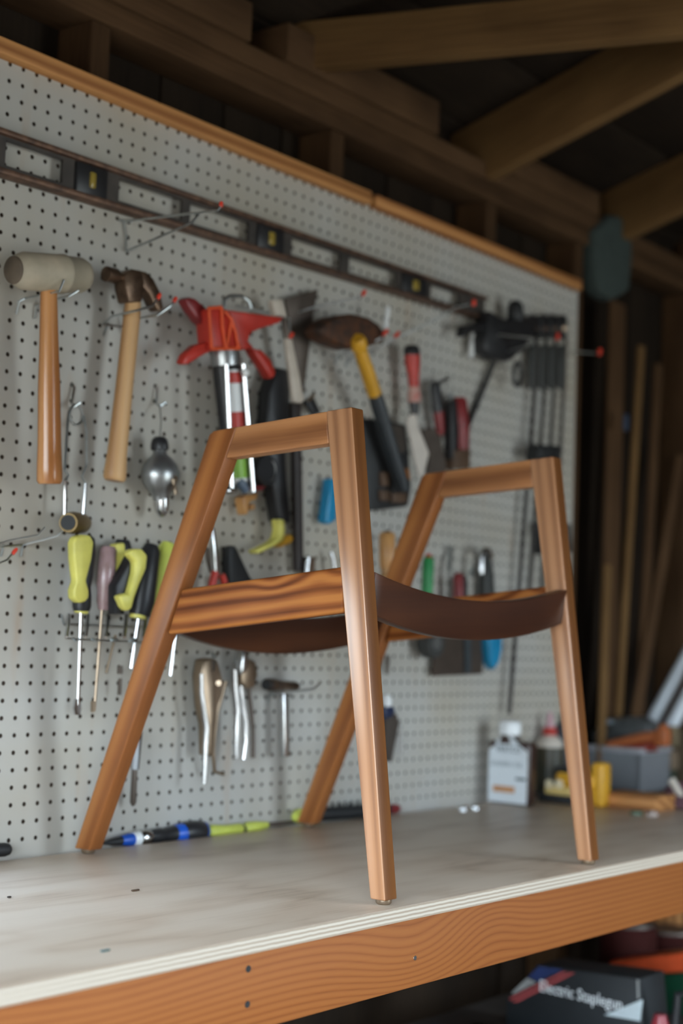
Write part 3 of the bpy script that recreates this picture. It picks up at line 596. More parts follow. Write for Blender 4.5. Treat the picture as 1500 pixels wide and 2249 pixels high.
part('worn_grip', plathe((909, 849, .04), (910, 884, .04), [(0, 12), (0.5, 15), (1, 15)], 16, 0.7), mat('worn_red_white', (0.55, 0.38, 0.32), 0.5, c2=(0.42, 0.07, 0.06), scale=90), o, smooth=True)
part('ferrule', plathe((910, 882, .04), (911, 910, .04), [(0, 13), (1, 9)], 14, 0.6), M_blkpl, o, smooth=True)
part('blade', plate([(897, 914), (914, 907), (918, 936), (942, 995), (930, 1042), (919, 1046), (904, 973), (894, 932)], .038, .003), mat('paint_caked_steel', (0.66, 0.60, 0.54), 0.5, var=0.05), o)
o = thing('paint_scraper', 'scraper with a dark and red handle and dull grey blade, right of the putty knife', 'scraper', tuple(W(960, 1040, .025)))
part('handle', plathe((954, 838, .025), (962, 905, .025), [(0, 9), (0.2, 13), (1, 13)], 14, 0.7), M_blkpl, o, smooth=True)
part('lower_handle', plathe((962, 903, .025), (968, 955, .025), [(0, 13), (0.8, 10), (1, 7)], 14, 0.7), M_dred, o, smooth=True)
part('blade', plate([(926, 945), (950, 938), (966, 955), (980, 1020), (981, 1037), (938, 1044), (944, 995)], .022, .003), M_dsteel, o)
o = thing('bench_brush', 'dark red handled brush with a brown wooden block, hanging by the diagonal bar', 'brush', tuple(W(1015, 1025, .03)))
part('handle', plathe((1008, 872, .03), (1016, 992, .03), [(0, 12), (0.08, 18), (0.6, 19), (1, 15)], 16, 0.7), M_dred, o, smooth=True)
part('grip', plate([(992, 884), (1004, 876), (1010, 950), (1004, 1010), (994, 1010)], .02, .02), M_blkpl, o, bevel=0.004)
part('block', plate([(1000, 988), (1034, 986), (1033, 1030), (996, 1030)], .015, .028), M_brown, o, bevel=0.003)
hook('small pale bent pin above the red-handled scraper', [[(958, 842, .02), (985, 832, .03)]], r=5)
hook('small greenish pin beside the dark red brush handle', [[(992, 864, .02), (988, 886, .02)]], r=5)

# ------------------------------------------------------------------ squeeze clamp and bar clamps
def C5(L): return [(1000 + a / 5.0, 640 + b / 5.0) for a, b in L]
o = thing('squeeze_clamp', 'big black squeeze clamp with a diagonal bar and an oval pull loop', 'clamp', tuple(W(1110, 790, .05)))
part('body', plate(C5([(330, 520), (360, 380), (380, 205), (500, 285), (570, 310), (760, 290), (900, 305), (900, 470), (800, 560), (760, 640), (600, 765), (430, 735), (335, 650)]), .02, .035), M_blkpl, o, bevel=0.005)
part('jaw', plate(C5([(80, 495), (105, 375), (370, 335), (380, 440), (150, 445), (120, 495)]), .03, .02), M_blkpl, o, bevel=0.003)
part('knob', plathe((1131, 660, .04), (1133, 706, .04), [(0, 9), (0.2, 17), (0.8, 19), (1, 16)], 16), M_black, o, smooth=True)
part('bar', wire([(1092, 775, .016), (1034, 920, .008), (988, 1032, .007)], 6.0, 8), M_blkpl, o)
lc = W(1136, 822, .04); kk = ppm(lc)
part('loop', tube(arc(lc, (0.75, 0, 0), (0, 0, 1), 12 * kk / .617, 20, r1=26 * kk), 4.5 * kk, 8, True), M_blkpl, o)
M_bar = mat('blackened_bar', (0.045, 0.038, 0.034), 0.55)
CG = 'bar clamps hanging at the right end of the pegboard'
rods = [((1175, 850), (1118, 1568)), ((1196, 850), (1160, 1300)), ((1217, 850), (1187, 1300)), ((1238, 850), (1214, 1300))]
names = ['leftmost bar clamp of the row, its long dark bar reaching down behind the white bottle', 'second bar clamp from the left in the hanging row', 'third bar clamp from the left in the hanging row', 'rightmost bar clamp of the row, at the edge of the pegboard']
for i, (a, b) in enumerate(rods):
    o = thing('bar_clamp', names[i], 'clamp', tuple(W(a[0], a[1], .02)), CG)
    part('bar', wire([(a[0] + 4, 740, .022), (*a, .022), (*b, .022)], 5.4 if i == 0 else 4.4, 8), M_bar, o)
    u = a[0]
    part('slide', plate([(u - 8, 758), (u + 7, 756), (u + 7, 850), (u + 2, 858), (u - 9, 852)], .016, .010), M_char, o, bevel=0.004)
    part('fixed_jaw', plate([(u - 9, 700), (u - 4, 690), (u + 8, 692), (u + 10, 706), (u + 7, 745), (u - 8, 742)], .012, .016), M_blkpl, o, bevel=0.004)
    part('pad', plathe((u + 1, 722, .028), (u + 2, 722, .033), [(0, 5), (1, 5)], 12), M_brown if i != 3 else M_tan, o)
    if i >= 2:
        w0, w1 = b; part('lower_jaw', plate([(w0 - 4 + (i - 2) * 20, 1150), (w0 + 24 + (i - 2) * 16, 1150), (w0 + 26 + (i - 2) * 16, 1214), (w0 + 4 + (i - 2) * 16, 1218)], .006, .02), M_blkpl, o, bevel=0.003)
o = part('foam_pad', plate([(1186, 976), (1232, 978), (1232, 1010), (1182, 1010)], .03, .035), M_black, None, bevel=0.005, org=W(1210, 1000, .03)); tag(o, 'black foam block clamped on the bars just above the far armrest', 'block')

# ------------------------------------------------------------------ screwdriver rack and screwdrivers
def C6(L): return [(100 + a / 3.3556, 1130 + b / 3.3556) for a, b in L]
rk = thing('screwdriver_rack', 'zinc wire screwdriver rack hooked into the pegboard', 'rack', tuple(W(200, 1390, .03)))
part('back_wire', wire([(134, 1350, .003), (140, 1371, .012), (250, 1375, .012), (330, 1378, .012)], 2.4), M_zinc, rk)
part('front_wire', wire([(146, 1402, .055), (165, 1404, .06), (260, 1408, .06), (335, 1412, .06)], 2.4), M_zinc, rk)
for u in (149, 191, 235, 276, 318):
    part('prong', wire([(u + 2, 1350, .01), (u, 1376, .03), (u - 3, 1400, .05)], 4.2, 8), M_steel, rk)
for u in (166, 208, 251, 292): part('loop', wire([(u - 6, 1402, .060), (u, 1407, .066), (u + 6, 1404, .060)], 3.2), M_zinc, rk)
GS = 'screwdrivers in the wire rack'
def driver(label, a, b, prof, mm, s0, s1, rs, ms=M_steel, flat=0.8, inlay=None, tipp=None, ring=None, d=.04, text_=None):
    o = thing('screwdriver', label, 'screwdriver', tuple(W(*s1, d)), GS)
    h_ = part('handle', plathe((*a, d), (*b, d), prof, 20, flat), mm, o, smooth=True)
    if inlay: part('inlay', plate(inlay, d + .002, .017), M_yel, h_, bevel=0.004)
    if ring: part('ring', plathe((*ring[0], d), (*ring[1], d), [(0, ring[2]), (1, ring[2])], 18, flat), M_yel, h_)
    part('shaft', wire([(*s0, d), (*s1, d)], rs, 10), ms, o)
    if tipp: part('tip', plate(tipp, d - .002, .004), ms, o)
    return o
hp = [(0, 14), (0.04, 21), (0.25, 24), (0.55, 21), (0.68, 17), (0.82, 20), (0.94, 20), (1, 17)]
o = driver('yellow and black flat screwdriver, leftmost in the rack', (187, 1176), (179, 1342), hp, M_blkpl, (178, 1342), (171, 1548), 4.5,
       inlay=C6([(225, 165), (270, 148), (335, 152), (362, 200), (345, 330), (305, 490), (325, 560), (325, 610), (300, 645), (255, 655), (215, 620), (212, 560), (235, 490), (215, 330), (212, 210)]),
       tipp=[(167, 1535), (176, 1535), (179, 1556), (176, 1570), (166, 1570), (163, 1556)], ring=((179, 1339), (178, 1347), 15))
driver('mauve clear-handled screwdriver with a thin rusty shaft, second in the rack', (238, 1200), (228, 1340), [(0, 13), (0.05, 18), (0.6, 20), (0.72, 17), (0.85, 17), (1, 12)], M_mauve, (224, 1338), (207, 1562), 3.4, M_tan, tipp=[(203, 1540), (210, 1540), (208, 1564), (203, 1564)])
driver('lime and black screwdriver half hidden behind the curved yellow one', (270, 1186), (258, 1348), [(0, 14), (0.1, 20), (0.5, 21), (0.8, 16), (1, 14)], M_blkpl, (254, 1395), (233, 1478), 3, M_tan, d=.02, inlay=C6([(520, 215), (590, 205), (595, 300), (575, 495), (530, 500), (515, 400)]))
driver('black and yellow screwdriver with a curved yellow inlay, fourth in the rack', (333, 1196), (306, 1352), [(0, 14), (0.1, 21), (0.5, 25), (0.8, 27), (1, 22)], M_blkpl, (305, 1352), (288, 1468), 5.2, ring=((303, 1350), (302, 1358), 18), d=.045)
o = thing('stubby_driver', 'bright yellow curved pistol-grip driver at the front of the rack', 'screwdriver', tuple(W(285, 1340, .075)))
part('shell', plate(C6([(615, 288), (640, 254), (715, 252), (757, 300), (746, 400), (695, 520), (660, 620), (640, 700), (605, 714), (575, 680), (545, 598), (590, 582), (622, 588), (665, 430), (668, 350), (640, 320)]), .066, .016), M_yel, o, bevel=0.004)
part('grip', plate(C6([(640, 300), (700, 270), (640, 480), (610, 590), (580, 720), (520, 740), (520, 520), (590, 400)]), .05, .02), M_blkpl, o, bevel=0.004)
driver('lime green screwdriver behind the near back leg of the chair', (369, 1192), (338, 1350), [(0, 13), (0.1, 20), (0.6, 22), (1, 17)], M_neon, (336, 1350), (322, 1460), 4, d=.03)
driver('screwdriver of which only a chrome shaft shows right of the near back leg', (392, 1290), (386, 1390), [(0, 13), (0.1, 17), (0.8, 17), (1, 12)], M_blkpl, (386, 1390), (374, 1484), 4, d=.02)
tag(part('hex_bit', merge(wire([(264, 1462, .02), (263, 1480, .02)], 6, 6), wire([(264, 1490, .02), (262, 1526, .02)], 4.5, 6)), M_dsteel, None, org=W(263, 1490, .02)), 'short dark hex bit hanging under the screwdriver rack', 'bit')
o = thing('drill_bit', 'long grey drill bit with a clear sleeve hanging low beside the near back leg', 'drill bit', tuple(W(292, 1770, .02)))
part('sleeve', plathe((303, 1600, .02), (296, 1690, .02), [(0, 6), (1, 7)], 10), mat('clear_grey_sleeve', (0.5, 0.54, 0.58), 0.2), o, smooth=True)
part('flutes', plathe((296, 1688, .02), (292, 1770, .02), [(0, 6), (0.9, 7), (1, 3)], 8), M_dsteel, o, smooth=True)
part('core', wire([(311, 1606, .012), (303, 1690, .012)], 2.5), M_soil, o)

# ------------------------------------------------------------------ pliers
def C7(L): return [(400 + a / 3.308, 1120 + b / 3.308) for a, b in L]
def pw(L, d): return [(u, v, d) for u, v in C7(L)]
o = thing('locking_pliers', 'large nickel locking pliers with one long bright handle, left of the smaller pair', 'pliers', tuple(W(470, 1700, .03)))
part('body', plate(C7([(165, 1085), (215, 1075), (262, 1090), (300, 1225), (300, 1340), (262, 1420), (252, 1560), (235, 1790), (190, 1790), (188, 1560), (160, 1430), (145, 1200)]), .016, .024), M_tan, o, bevel=0.004)
part('jaw_gap', plate(C7([(222, 1095), (246, 1095), (240, 1160), (225, 1175)]), .040, .002), M_soil, o)
part('handle', tube([W(*p) for p in pw([(140, 1190), (142, 1330), (160, 1460), (178, 1580), (170, 1720), (166, 1860), (160, 1990)], .045)], [x * 0.00064 for x in (6, 6.5, 7, 7.5, 7, 6.5, 5.5)], 10), M_steel, o, smooth=True)
part('lever', tube([W(*p) for p in pw([(310, 1245), (285, 1330), (250, 1470), (236, 1600), (225, 1760), (235, 1900), (300, 1920)], .032)], [x * 0.00064 for x in (8, 8, 7, 6, 5, 5, 4)], 8), M_tan, o, smooth=True)
part('pivot', plathe((480, 1500, .034), (480, 1500.1, .046), [(0, 7), (1, 6)], 12), M_tan, o)
o = thing('locking_pliers', 'smaller bright locking pliers with two parallel handles, right of the large pair', 'pliers', tuple(W(535, 1660, .03)))
part('body', plate(C7([(430, 1120), (470, 1070), (540, 1100), (555, 1200), (530, 1290), (480, 1300), (430, 1250)]), .012, .022), M_tan, o, bevel=0.004)
part('jaw', plate(C7([(445, 1010), (485, 1010), (480, 1160), (440, 1200), (425, 1160)]), .02, .018), M_steel, o, bevel=0.003)
part('handle', tube([W(*p) for p in pw([(383, 1160), (388, 1300), (405, 1450), (398, 1600), (393, 1740), (395, 1805)], .045)], [x * 0.00066 for x in (6, 7, 7.5, 7.5, 6.5, 5.5)], 10), M_steel, o, smooth=True)
part('handle', tube([W(*p) for p in pw([(430, 1275), (440, 1400), (462, 1540), (465, 1680), (448, 1812)], .05)], [x * 0.00066 for x in (5, 6, 7.5, 7.5, 6.5)], 10), M_steel, o, smooth=True)
part('lever', tube([W(*p) for p in pw([(480, 1290), (500, 1450), (515, 1600), (515, 1800)], .03)], [x * 0.00066 for x in (6, 5.5, 5, 6)], 8), M_dsteel, o, smooth=True)
hook('short hook that carries the large locking pliers', [[(466, 1432, .004), (470, 1444, .02), (478, 1438, .03)]], r=3)
hook('short bright hook that carries the smaller locking pliers', [[(526, 1422, .006), (523, 1440, .012), (528, 1452, .03)]], r=4.5)
o = thing('tack_hammer', 'little hammer with a dark head and a bright flat steel shank, hanging from a hook', 'hammer', tuple(W(630, 1660, .03)))
part('head', plathe((585, 1503, .04), (652, 1507, .03), [(0, 13), (0.25, 14), (0.3, 11), (0.9, 10), (1, 8)], 16), M_hh, o, smooth=True)
part('face', plathe((583, 1503, .041), (590, 1503.4, .0395), [(0, 11), (1, 14)], 16), M_black, o)
part('shank', plate([(623, 1520), (634, 1520), (637, 1662), (625, 1662)], .026, .010), M_steel, o, bevel=0.002)
hook('double hook with an upturned end that carries the small hammer', [[(590, 1528, .004), (605, 1524, .03), (690, 1513, .07), (706, 1497, .075)], [(586, 1545, .003), (596, 1520, .006)], [(597, 1520, .006), (640, 1528, .04)]], r=2.8)
o = thing('needle_pliers', 'needle-nose pliers with red grips showing above the near seat rail', 'pliers', tuple(W(480, 1280, .03)))
part('jaw', plate([(465, 1158), (472, 1158), (481, 1225), (482, 1258), (473, 1258), (470, 1210)], .025, .010), M_steel, o, bevel=0.002)
part('jaw', plate([(458, 1200), (468, 1215), (475, 1256), (468, 1260), (460, 1230)], .015, .010), M_dsteel, o, bevel=0.002)
part('grip', wire([(473, 1256, .03), (466, 1285, .03), (462, 1330, .03)], [9][0], 10), M_red, o, smooth=True)
part('grip', wire([(487, 1262, .03), (497, 1290, .03), (500, 1330, .03)], 8, 10), M_red, o, smooth=True)
tag(part('paper_clamp', plate([(505, 1203), (517, 1197), (552, 1271), (566, 1300), (505, 1310)], .005, .02), M_black, None, bevel=0.003, org=W(525, 1270, .02)), 'black wedge-shaped tool above the near seat rail, right of the red pliers', 'wedge')
o = thing('wood_chisel', 'stub of a chisel with a bright ferrule and brown handle behind the near seat rail', 'chisel', tuple(W(680, 1250, .02)))
part('ferrule', wire([(676, 1224, .03), (672, 1262, .03)], 6, 10), M_steel, o, smooth=True); part('handle', plate([(680, 1222), (694, 1224), (692, 1270), (678, 1270)], .01, .02), M_brown, o, bevel=0.003)
o = thing('offset_wrench', 'bright slim wrench leaning behind the near front leg', 'wrench', tuple(W(735, 1230, .02)))
part('shaft', wire([(726, 1212, .02), (731, 1228, .022), (736, 1262, .022)], 5, 10), M_steel, o, smooth=True)
tag(part('glove_grip', plate([(727, 1050), (740, 1052), (740, 1142), (724, 1152), (715, 1146)], .01, .02), M_cyan, None, bevel=0.004, org=W(728, 1100, .02)), 'bright blue tool grip just left of the near front leg', 'grip')

# ------------------------------------------------------------------ lower right row
def C8(L): return [(740 + a / 3.3075, 1120 + b / 3.3075) for a, b in L]
o = thing('file_handle', 'turned orange-brown wooden file handle with a bright ferrule between the chair legs', 'file', tuple(W(851, 1260, .04)))
part('handle', plathe((850, 1168, .04), (851, 1250, .04), [(0, 12), (0.08, 18), (0.8, 18), (1, 16)], 20), M_beech, o, smooth=True)
part('cap', plathe((850, 1164, .04), (850, 1172, .04), [(0, 7), (1, 9)], 14), M_steel, o)
part('ferrule', plathe((851, 1248, .04), (852, 1330, .04), [(0, 17), (0.1, 13), (0.15, 16), (1, 14)], 20), M_hick2, o, smooth=True, grain=(W(851, 1250, .04), (0, 0, 1)))
o = thing('green_file', 'green plastic file handle with a red end, seen between the two A-frames', 'file', tuple(W(940, 1290, .04)))
part('handle', plathe((941, 1224, .04), (937, 1320, .04), [(0, 10), (0.1, 13), (0.7, 13), (1, 10)], 14), M_green, o, smooth=True); part('end', plathe((941, 1216, .04), (941, 1226, .04), [(0, 5), (1, 9)], 10), M_red, o)
hook('pale upright hook pin between the green and dark red handles', [[(990, 1202, .01), (986, 1252, .02)]], r=6)
o = thing('red_awl', 'dark red and black handle standing just above the far seat rail', 'awl', tuple(W(1008, 1310, .04)))
part('handle', plathe((1006, 1258, .04), (1008, 1360, .04), [(0, 7), (0.1, 12), (1, 12)], 14), M_dred, o, smooth=True); part('grip', plathe((1016, 1262, .03), (1018, 1360, .03), [(0, 6), (0.1, 11), (1, 11)], 14), M_black, o, smooth=True)
o = thing('chrome_shears', 'chrome and black shears with a rounded top, hanging left of the bar clamps', 'shears', tuple(W(1070, 1300, .03)))
part('bow', tube([W(*p) for p in [(1057, 1260, .04), (1056, 1225, .04), (1062, 1208, .04), (1072, 1208, .035), (1078, 1225, .03)]], 0.0065, 10), M_steel, o, smooth=True)
part('grip', plate([(1070, 1212), (1080, 1216), (1086, 1260), (1092, 1340), (1066, 1340), (1068, 1270)], .012, .02), M_char, o, bevel=0.004)
hook('little bright pin left of the chrome shears', [[(1040, 1246, .02), (1032, 1264, .02)]], r=6)
o = thing('drywall_scraper', 'square brownish steel scraper blade hanging under the far seat rail', 'scraper', tuple(W(1005, 1480, .02)))
part('blade', plate([(957, 1330), (1062, 1330), (1061, 1408), (1060, 1480), (951, 1485), (954, 1408)], .012, .004), mat('brown_steel_plate', (0.085, 0.062, 0.048), 0.5, 0.4), o)
part('spine', plate([(1022, 1400), (1036, 1400), (1034, 1478), (1024, 1478)], .016, .006), mat('blue_grey_steel', (0.05, 0.062, 0.07), 0.5), o)
o = thing('tape_roll', 'dark roll of tape hanging under the curved front rail', 'tape', tuple(W(932, 1420, .03)))
rc = W(932, 1412, .015); kk = ppm(rc)
part('roll', lathe(rc, rc + Vector((0, -.03, 0)), [(0, 30 * kk), (0.1, 32 * kk), (0.9, 32 * kk), (1, 30 * kk)], 24), M_char, o, smooth=True)
part('core', lathe(rc + Vector((0, -.0295, 0)), rc + Vector((0, -.0315, 0)), [(0, 15 * kk), (1, 15 * kk)], 20), M_alu, o)
tag(part('spring_clamp', plate([(1072, 1385), (1104, 1385), (1104, 1425), (1098, 1452), (1086, 1472), (1078, 1455), (1074, 1420)], .012, .022), M_cyan, None, bevel=0.004, org=W(1088, 1430, .02)), 'bright blue pointed clamp hanging beside the long clamp bar', 'clamp')
o = thing('hex_key_set', 'folding set of dark hex keys with a pale top, right of the near front leg', 'hex keys', tuple(W(862, 1670, .03)))
part('ring', plathe((850, 1526, .03), (851, 1556, .03), [(0, 6), (0.3, 10), (1, 9)], 14), M_white, o, smooth=True)
part('holder', plate([(842, 1556), (864, 1550), (870, 1562), (862, 1574), (846, 1580)], .02, .02), mat('navy_plastic', (0.015, 0.025, 0.07), 0.4), o, bevel=0.003)
part('body', plate([(850, 1575), (872, 1566), (878, 1590), (868, 1640), (862, 1672), (852, 1672), (846, 1630)], .012, .02), M_soil, o, bevel=0.003)
for u in (845, 874, 880): part('key', wire([(u, 1590, .02), (u + 3, 1660, .02)], 2, 6), M_steel, o)
tag(part('steel_rule', plate([(849, 1440), (857, 1440), (853, 1482), (849, 1480)], .01, .003), M_dsteel, None, org=W(853, 1460, .01)), 'tip of a thin steel rule hanging right of the near front leg', 'rule')

# ------------------------------------------------------------------ tools lying in the gap along the pegboard
zl = ZB - 0.022
def gap(u0, v0, u1, v1, prof, m, o, name, seg=18): return part(name, plathe((u0, v0, .017), (u1, v1, .017), prof, seg), m, o, smooth=True)
o = thing('mallet_grip', 'round black grip lying at the left edge of the bench by the pegboard', 'grip', tuple(W(0, 1868, .017)))
gap(-40, 1870, 22, 1865, [(0, 13), (0.1, 15), (0.8, 15), (0.93, 13), (1, 8)], M_black, o, 'body')
o = thing('ratchet_driver', 'blue and black ratchet screwdriver with a chrome collar lying against the pegboard', 'screwdriver', tuple(W(345, 1830, .017)))
gap(228, 1852, 268, 1846, [(0, 3), (0.4, 7), (1, 10)], M_black, o, 'tip')
gap(266, 1846, 292, 1843, [(0, 10), (0.5, 14), (1, 14)], M_blue, o, 'nose')
gap(290, 1843, 304, 1841, [(0, 15), (1, 16)], M_white, o, 'ring')
gap(302, 1841, 330, 1837, [(0, 12), (0.3, 18), (0.7, 18), (1, 13)], M_steel, o, 'collar')
gap(328, 1837, 382, 1831, [(0, 14), (0.4, 17), (0.5, 14), (1, 18)], M_blkpl, o, 'neck')
gap(378, 1832, 452, 1824, [(0, 16), (0.15, 21), (0.6, 23), (0.92, 21), (1, 14)], M_blue, o, 'handle')
gap(396, 1829.5, 446, 1824.5, [(0, 20), (0.15, 23.5), (0.6, 24), (0.92, 22), (1, 19)], M_blkpl, o, 'grip')
o = thing('lime_tool', 'lime yellow tool handle lying against the pegboard, right of the blue ratchet driver', 'tool', tuple(W(490, 1822, .017)))
gap(456, 1826, 532, 1820, [(0, 10), (0.1, 14), (0.5, 11), (0.9, 13), (1, 8)], M_neon, o, 'handle')
gap(530, 1820, 548, 1818.5, [(0, 9), (1, 7)], M_blkpl, o, 'ferrule')
o = thing('lime_tool', 'second lime tool with a thin dark shaft lying against the pegboard, nearer the chair', 'tool', tuple(W(560, 1814, .017)))
gap(536, 1818, 586, 1812, [(0, 8), (0.15, 12), (0.6, 11), (1, 7)], M_neon, o, 'handle')
gap(584, 1812, 645, 1806, [(0, 5), (0.8, 5), (1, 3)], M_dsteel, o, 'shaft')
o = thing('bristle_brush', 'long black brush with a lime knob lying at the wall between the chair legs', 'brush', tuple(W(760, 1790, .018)))
gap(646, 1794, 682, 1790, [(0, 8), (0.2, 16), (0.7, 17), (1, 12)], M_neon, o, 'knob')
gap(680, 1790, 856, 1777, [(0, 12), (0.05, 15), (0.9, 14), (1, 9)], M_black, o, 'body')
gap(850, 1778, 876, 1775, [(0, 9), (0.4, 11), (0.8, 10), (1, 6)], M_dred, o, 'end')
part('bristles', merge(*[wire([(700 + 14 * i, 1786 - i, .022), (702 + 14 * i, 1764 - i, .024)], 3.2, 5) for i in range(11)]), M_char, o)

# ------------------------------------------------------------------ things standing on the bench
def zb(u, v): return on(u, v, 2, ZB)
# white jug
def ztop(u, v, x): return on(u, v, 0, x).z
jx = 1.335; jy0, jy1 = -0.036, -0.128
P0 = on(1066, 1758, 0, jx); P1 = on(1159, 1768, 0, jx); jy0, jy1 = min(P0.y, -0.02), P1.y
zs = ztop(1110, 1627, jx); zc0, zc1 = ztop(1105, 1612, jx + .025), ztop(1100, 1582, jx + .025)
jug = thing('finish_bottle', 'white-labelled brown bottle of wood finish with a white cap beside the pegboard', 'bottle', (jx + .018, (jy0 + jy1) / 2, ZB))
jt = 0.036
M_amb = mat('brown_bottle_plastic', (0.045, 0.022, 0.016), 0.3)
part('bottle', merge(box((jx, jy1, ZB + 0.0005), (jx + jt, jy0, zs))), M_amb, jug, bevel=0.009, seg=4)
yc = (jy0 + jy1) / 2 + 0.008
part('shoulder', lathe((jx + .018, yc, zs - .006), (jx + .018, yc, zc0 + .003), [(0, 0.024), (0.5, 0.0225), (1, 0.0195)], 24), M_amb, jug, smooth=True)
part('cap', lathe((jx + .018, yc, zc0), (jx + .018, yc, zc1), [(0, 0.0225), (0.1, 0.0235), (0.85, 0.0235), (1, 0.020)], 24), M_white, jug, smooth=True)
lw = jy0 - jy1
lab = [(jy0 - .004, ZB + .004), (jy1 + .004, ZB + .004), (jy1 + .004, zs - .020), (jy1 + .018, zs - .010), (jy1 + .026, zs - .006), (yc - .026, zs + .001), (yc - .012, zs + .012), (yc + .006, zs + .012), (yc + .022, zs), (jy0 - .022, zs - .008), (jy0 - .004, zs - .020)]
lb = part('label', extr([(jx - .0012, a_, b_) for a_, b_ in lab], (0.0025, 0, 0)), mat('white_label_paper', (0.70, 0.745, 0.78), 0.45, var=0.02), jug)

M_ink = mat('label_ink', (0.05, 0.08, 0.10), 0.5); M_ink2 = mat('label_grey_ink', (0.25, 0.30, 0.33), 0.5); M_oran = mat('label_orange_bar', (0.62, 0.30, 0.13), 0.5)
hh = zs - ZB
text('lettering', 'WATCO', hh * 0.15, (jx - .0016, jy0 - lw * .22, ZB + hh * .82), (0, -1, 0), (0, 0, 1), M_ink, lb, ext=lw * .58)
text('lettering', 'DANISH OIL', hh * 0.11, (jx - .0016, jy0 - lw * .08, ZB + hh * .60), (0, -1, 0), (0, 0, 1), M_ink2, lb, ext=lw * .78)
part('mark', box((jx - .0016, jy1 + lw * .05, ZB + hh * .40), (jx - .0008, jy1 + lw * .30, ZB + hh * .44)), M_ink, lb)
part('band', box((jx - .0016, jy1 + lw * .32, ZB + hh * .19), (jx - .0008, jy0 - lw * .16, ZB + hh * .29)), M_oran, lb)
# glue bottle
gx, gy = 1.455, -0.120
gb = zb(1205, 1762); gx = zb(1250, 1768).x + .125; gy = on(1205, 1700, 0, gx).y
glz = lambda v: on(1205, v, 0, gx).z
glue = thing('glue_bottle', 'glue bottle with a dark label, red collar and pale nozzle beside the white bottle', 'bottle', (gx, gy, ZB))
part('bottle', lathe((gx, gy, ZB + .0005), (gx, gy, glz(1612)), [(0, .030), (.04, .033), (.75, .033), (.9, .028), (1, .012)], 24), M_pale, glue, smooth=True)
part('label', lathe((gx, gy, ZB + .003), (gx, gy, glz(1640)), [(0, .0335), (1, .0335)], 24), mat('dark_olive_label', (0.045, 0.032, 0.014), 0.4, c2=(0.012, 0.018, 0.008), scale=40), glue, smooth=True)
part('collar', lathe((gx, gy, glz(1614)), (gx, gy, glz(1597)), [(0, .0165), (.8, .0155), (1, .012)], 18), M_red, glue, smooth=True)
part('nozzle', lathe((gx, gy, glz(1598)), (gx, gy, glz(1563)), [(0, .0115), (.5, .008), (1, .004)], 14), mat('pink_nozzle', (0.55, 0.33, 0.36), 0.4), glue, smooth=True)
o = thing('dark_spray_can', 'dark grey can standing behind the glue bottle', 'can', (gx + .10, gy + .02, ZB))
part('can', lathe((gx + .10, gy + .02, ZB + .0005), (gx + .10, gy + .02, ZB + .16), [(0, .036), (.02, .038), (.85, .038), (.93, .030), (1, .014)], 22), mat('slate_can', (0.06, 0.065, 0.08), 0.4), o, smooth=True)
part('valve', lathe((gx + .10, gy + .02, ZB + .158), (gx + .10, gy + .02, ZB + .178), [(0, .012), (1, .010)], 12), M_char, o)
# yellow battery tool
bt = zb(1250, 1768)
bt_x, bt_y = bt.x, bt.y
o = thing('yellow_tape_measure', 'chunky yellow and black tape measure standing behind the far front chair leg', 'tape measure', (bt_x + .05, bt_y, ZB))
def yb(u, v, x=None): return on(u, v, 0, x if x else bt_x)
y0_, y1_ = yb(1180, 1760).y, yb(1262, 1768).y
part('base', box((bt_x, y1_, ZB + .0005), (bt_x + .07, y0_, ZB + .020)), M_black, o, bevel=0.004)
a_ = yb(1197, 1741); part('front', box((bt_x - .006, y1_ + .004, ZB + .018), (bt_x + .06, a_.y, ZB + .036)), mat('pale_yellow_plastic', (0.75, 0.55, 0.20), 0.35), o, bevel=0.006, seg=3)
a_ = yb(1215, 1712); part('case', box((bt_x + .004, yb(1300, 1700).y, ZB + .034), (bt_x + .062, a_.y, ZB + .068)), M_gold, o, bevel=0.010, seg=3)
part('arch', box((bt_x + .008, yb(1290, 1690).y, ZB + .05), (bt_x + .055, yb(1206, 1690).y, ZB + .078)), M_black, o, bevel=0.010, seg=3)
part('handle', box((bt_x + .010, yb(1317, 1760).y, ZB + .0005), (bt_x + .050, yb(1290, 1760).y, yb(1300, 1676).z)), M_gold, o, bevel=0.007, seg=3)
for uu in (1206, 1228):
    c_ = yb(uu, 1722, bt_x - .006); part('button', lathe(c_, c_ + Vector((-.003, 0, 0)), [(0, .010), (1, .008)], 16), mat('cream_plastic', (0.80, 0.68, 0.45), 0.3), o, smooth=True)
# wooden offcut, bins, drawers
w0, w1 = zb(1322, 1772), zb(1440, 1784)
wx = 1.50
w0, w1 = on(1322, 1772, 2, ZB), on(1440, 1783, 2, ZB); hx = (w0.x + w1.x) / 2
tag(part('wood_offcut', box((hx, on(1440, 1780, 0, hx).y, ZB + .0004), (hx + .09, on(1322, 1775, 0, hx).y, on(1380, 1745, 0, hx).z)), M_lumber, None, bevel=0.002, grain=((hx, 0, 0), (0, 1, 0)), org=(hx, w1.y, ZB)), 'small pale wooden block lying in front of the plastic bin', 'block')
bx = 1.80
def Y(u, x): return on(u, 1700, 0, x).y
def Z(v, x, u=1350): return on(u, v, 0, x).z
o = thing('clear_bin', 'clear grey plastic bin with blue-grey contents near the end of the bench', 'bin', (bx + .06, Y(1340, bx), ZB))
M_clear = mat('cloudy_clear_plastic', (0.42, 0.44, 0.47), 0.25, trans=0.55, var=0.03)
ya, ybb, zt = Y(1286, bx), Y(1403, bx), Z(1640, bx)
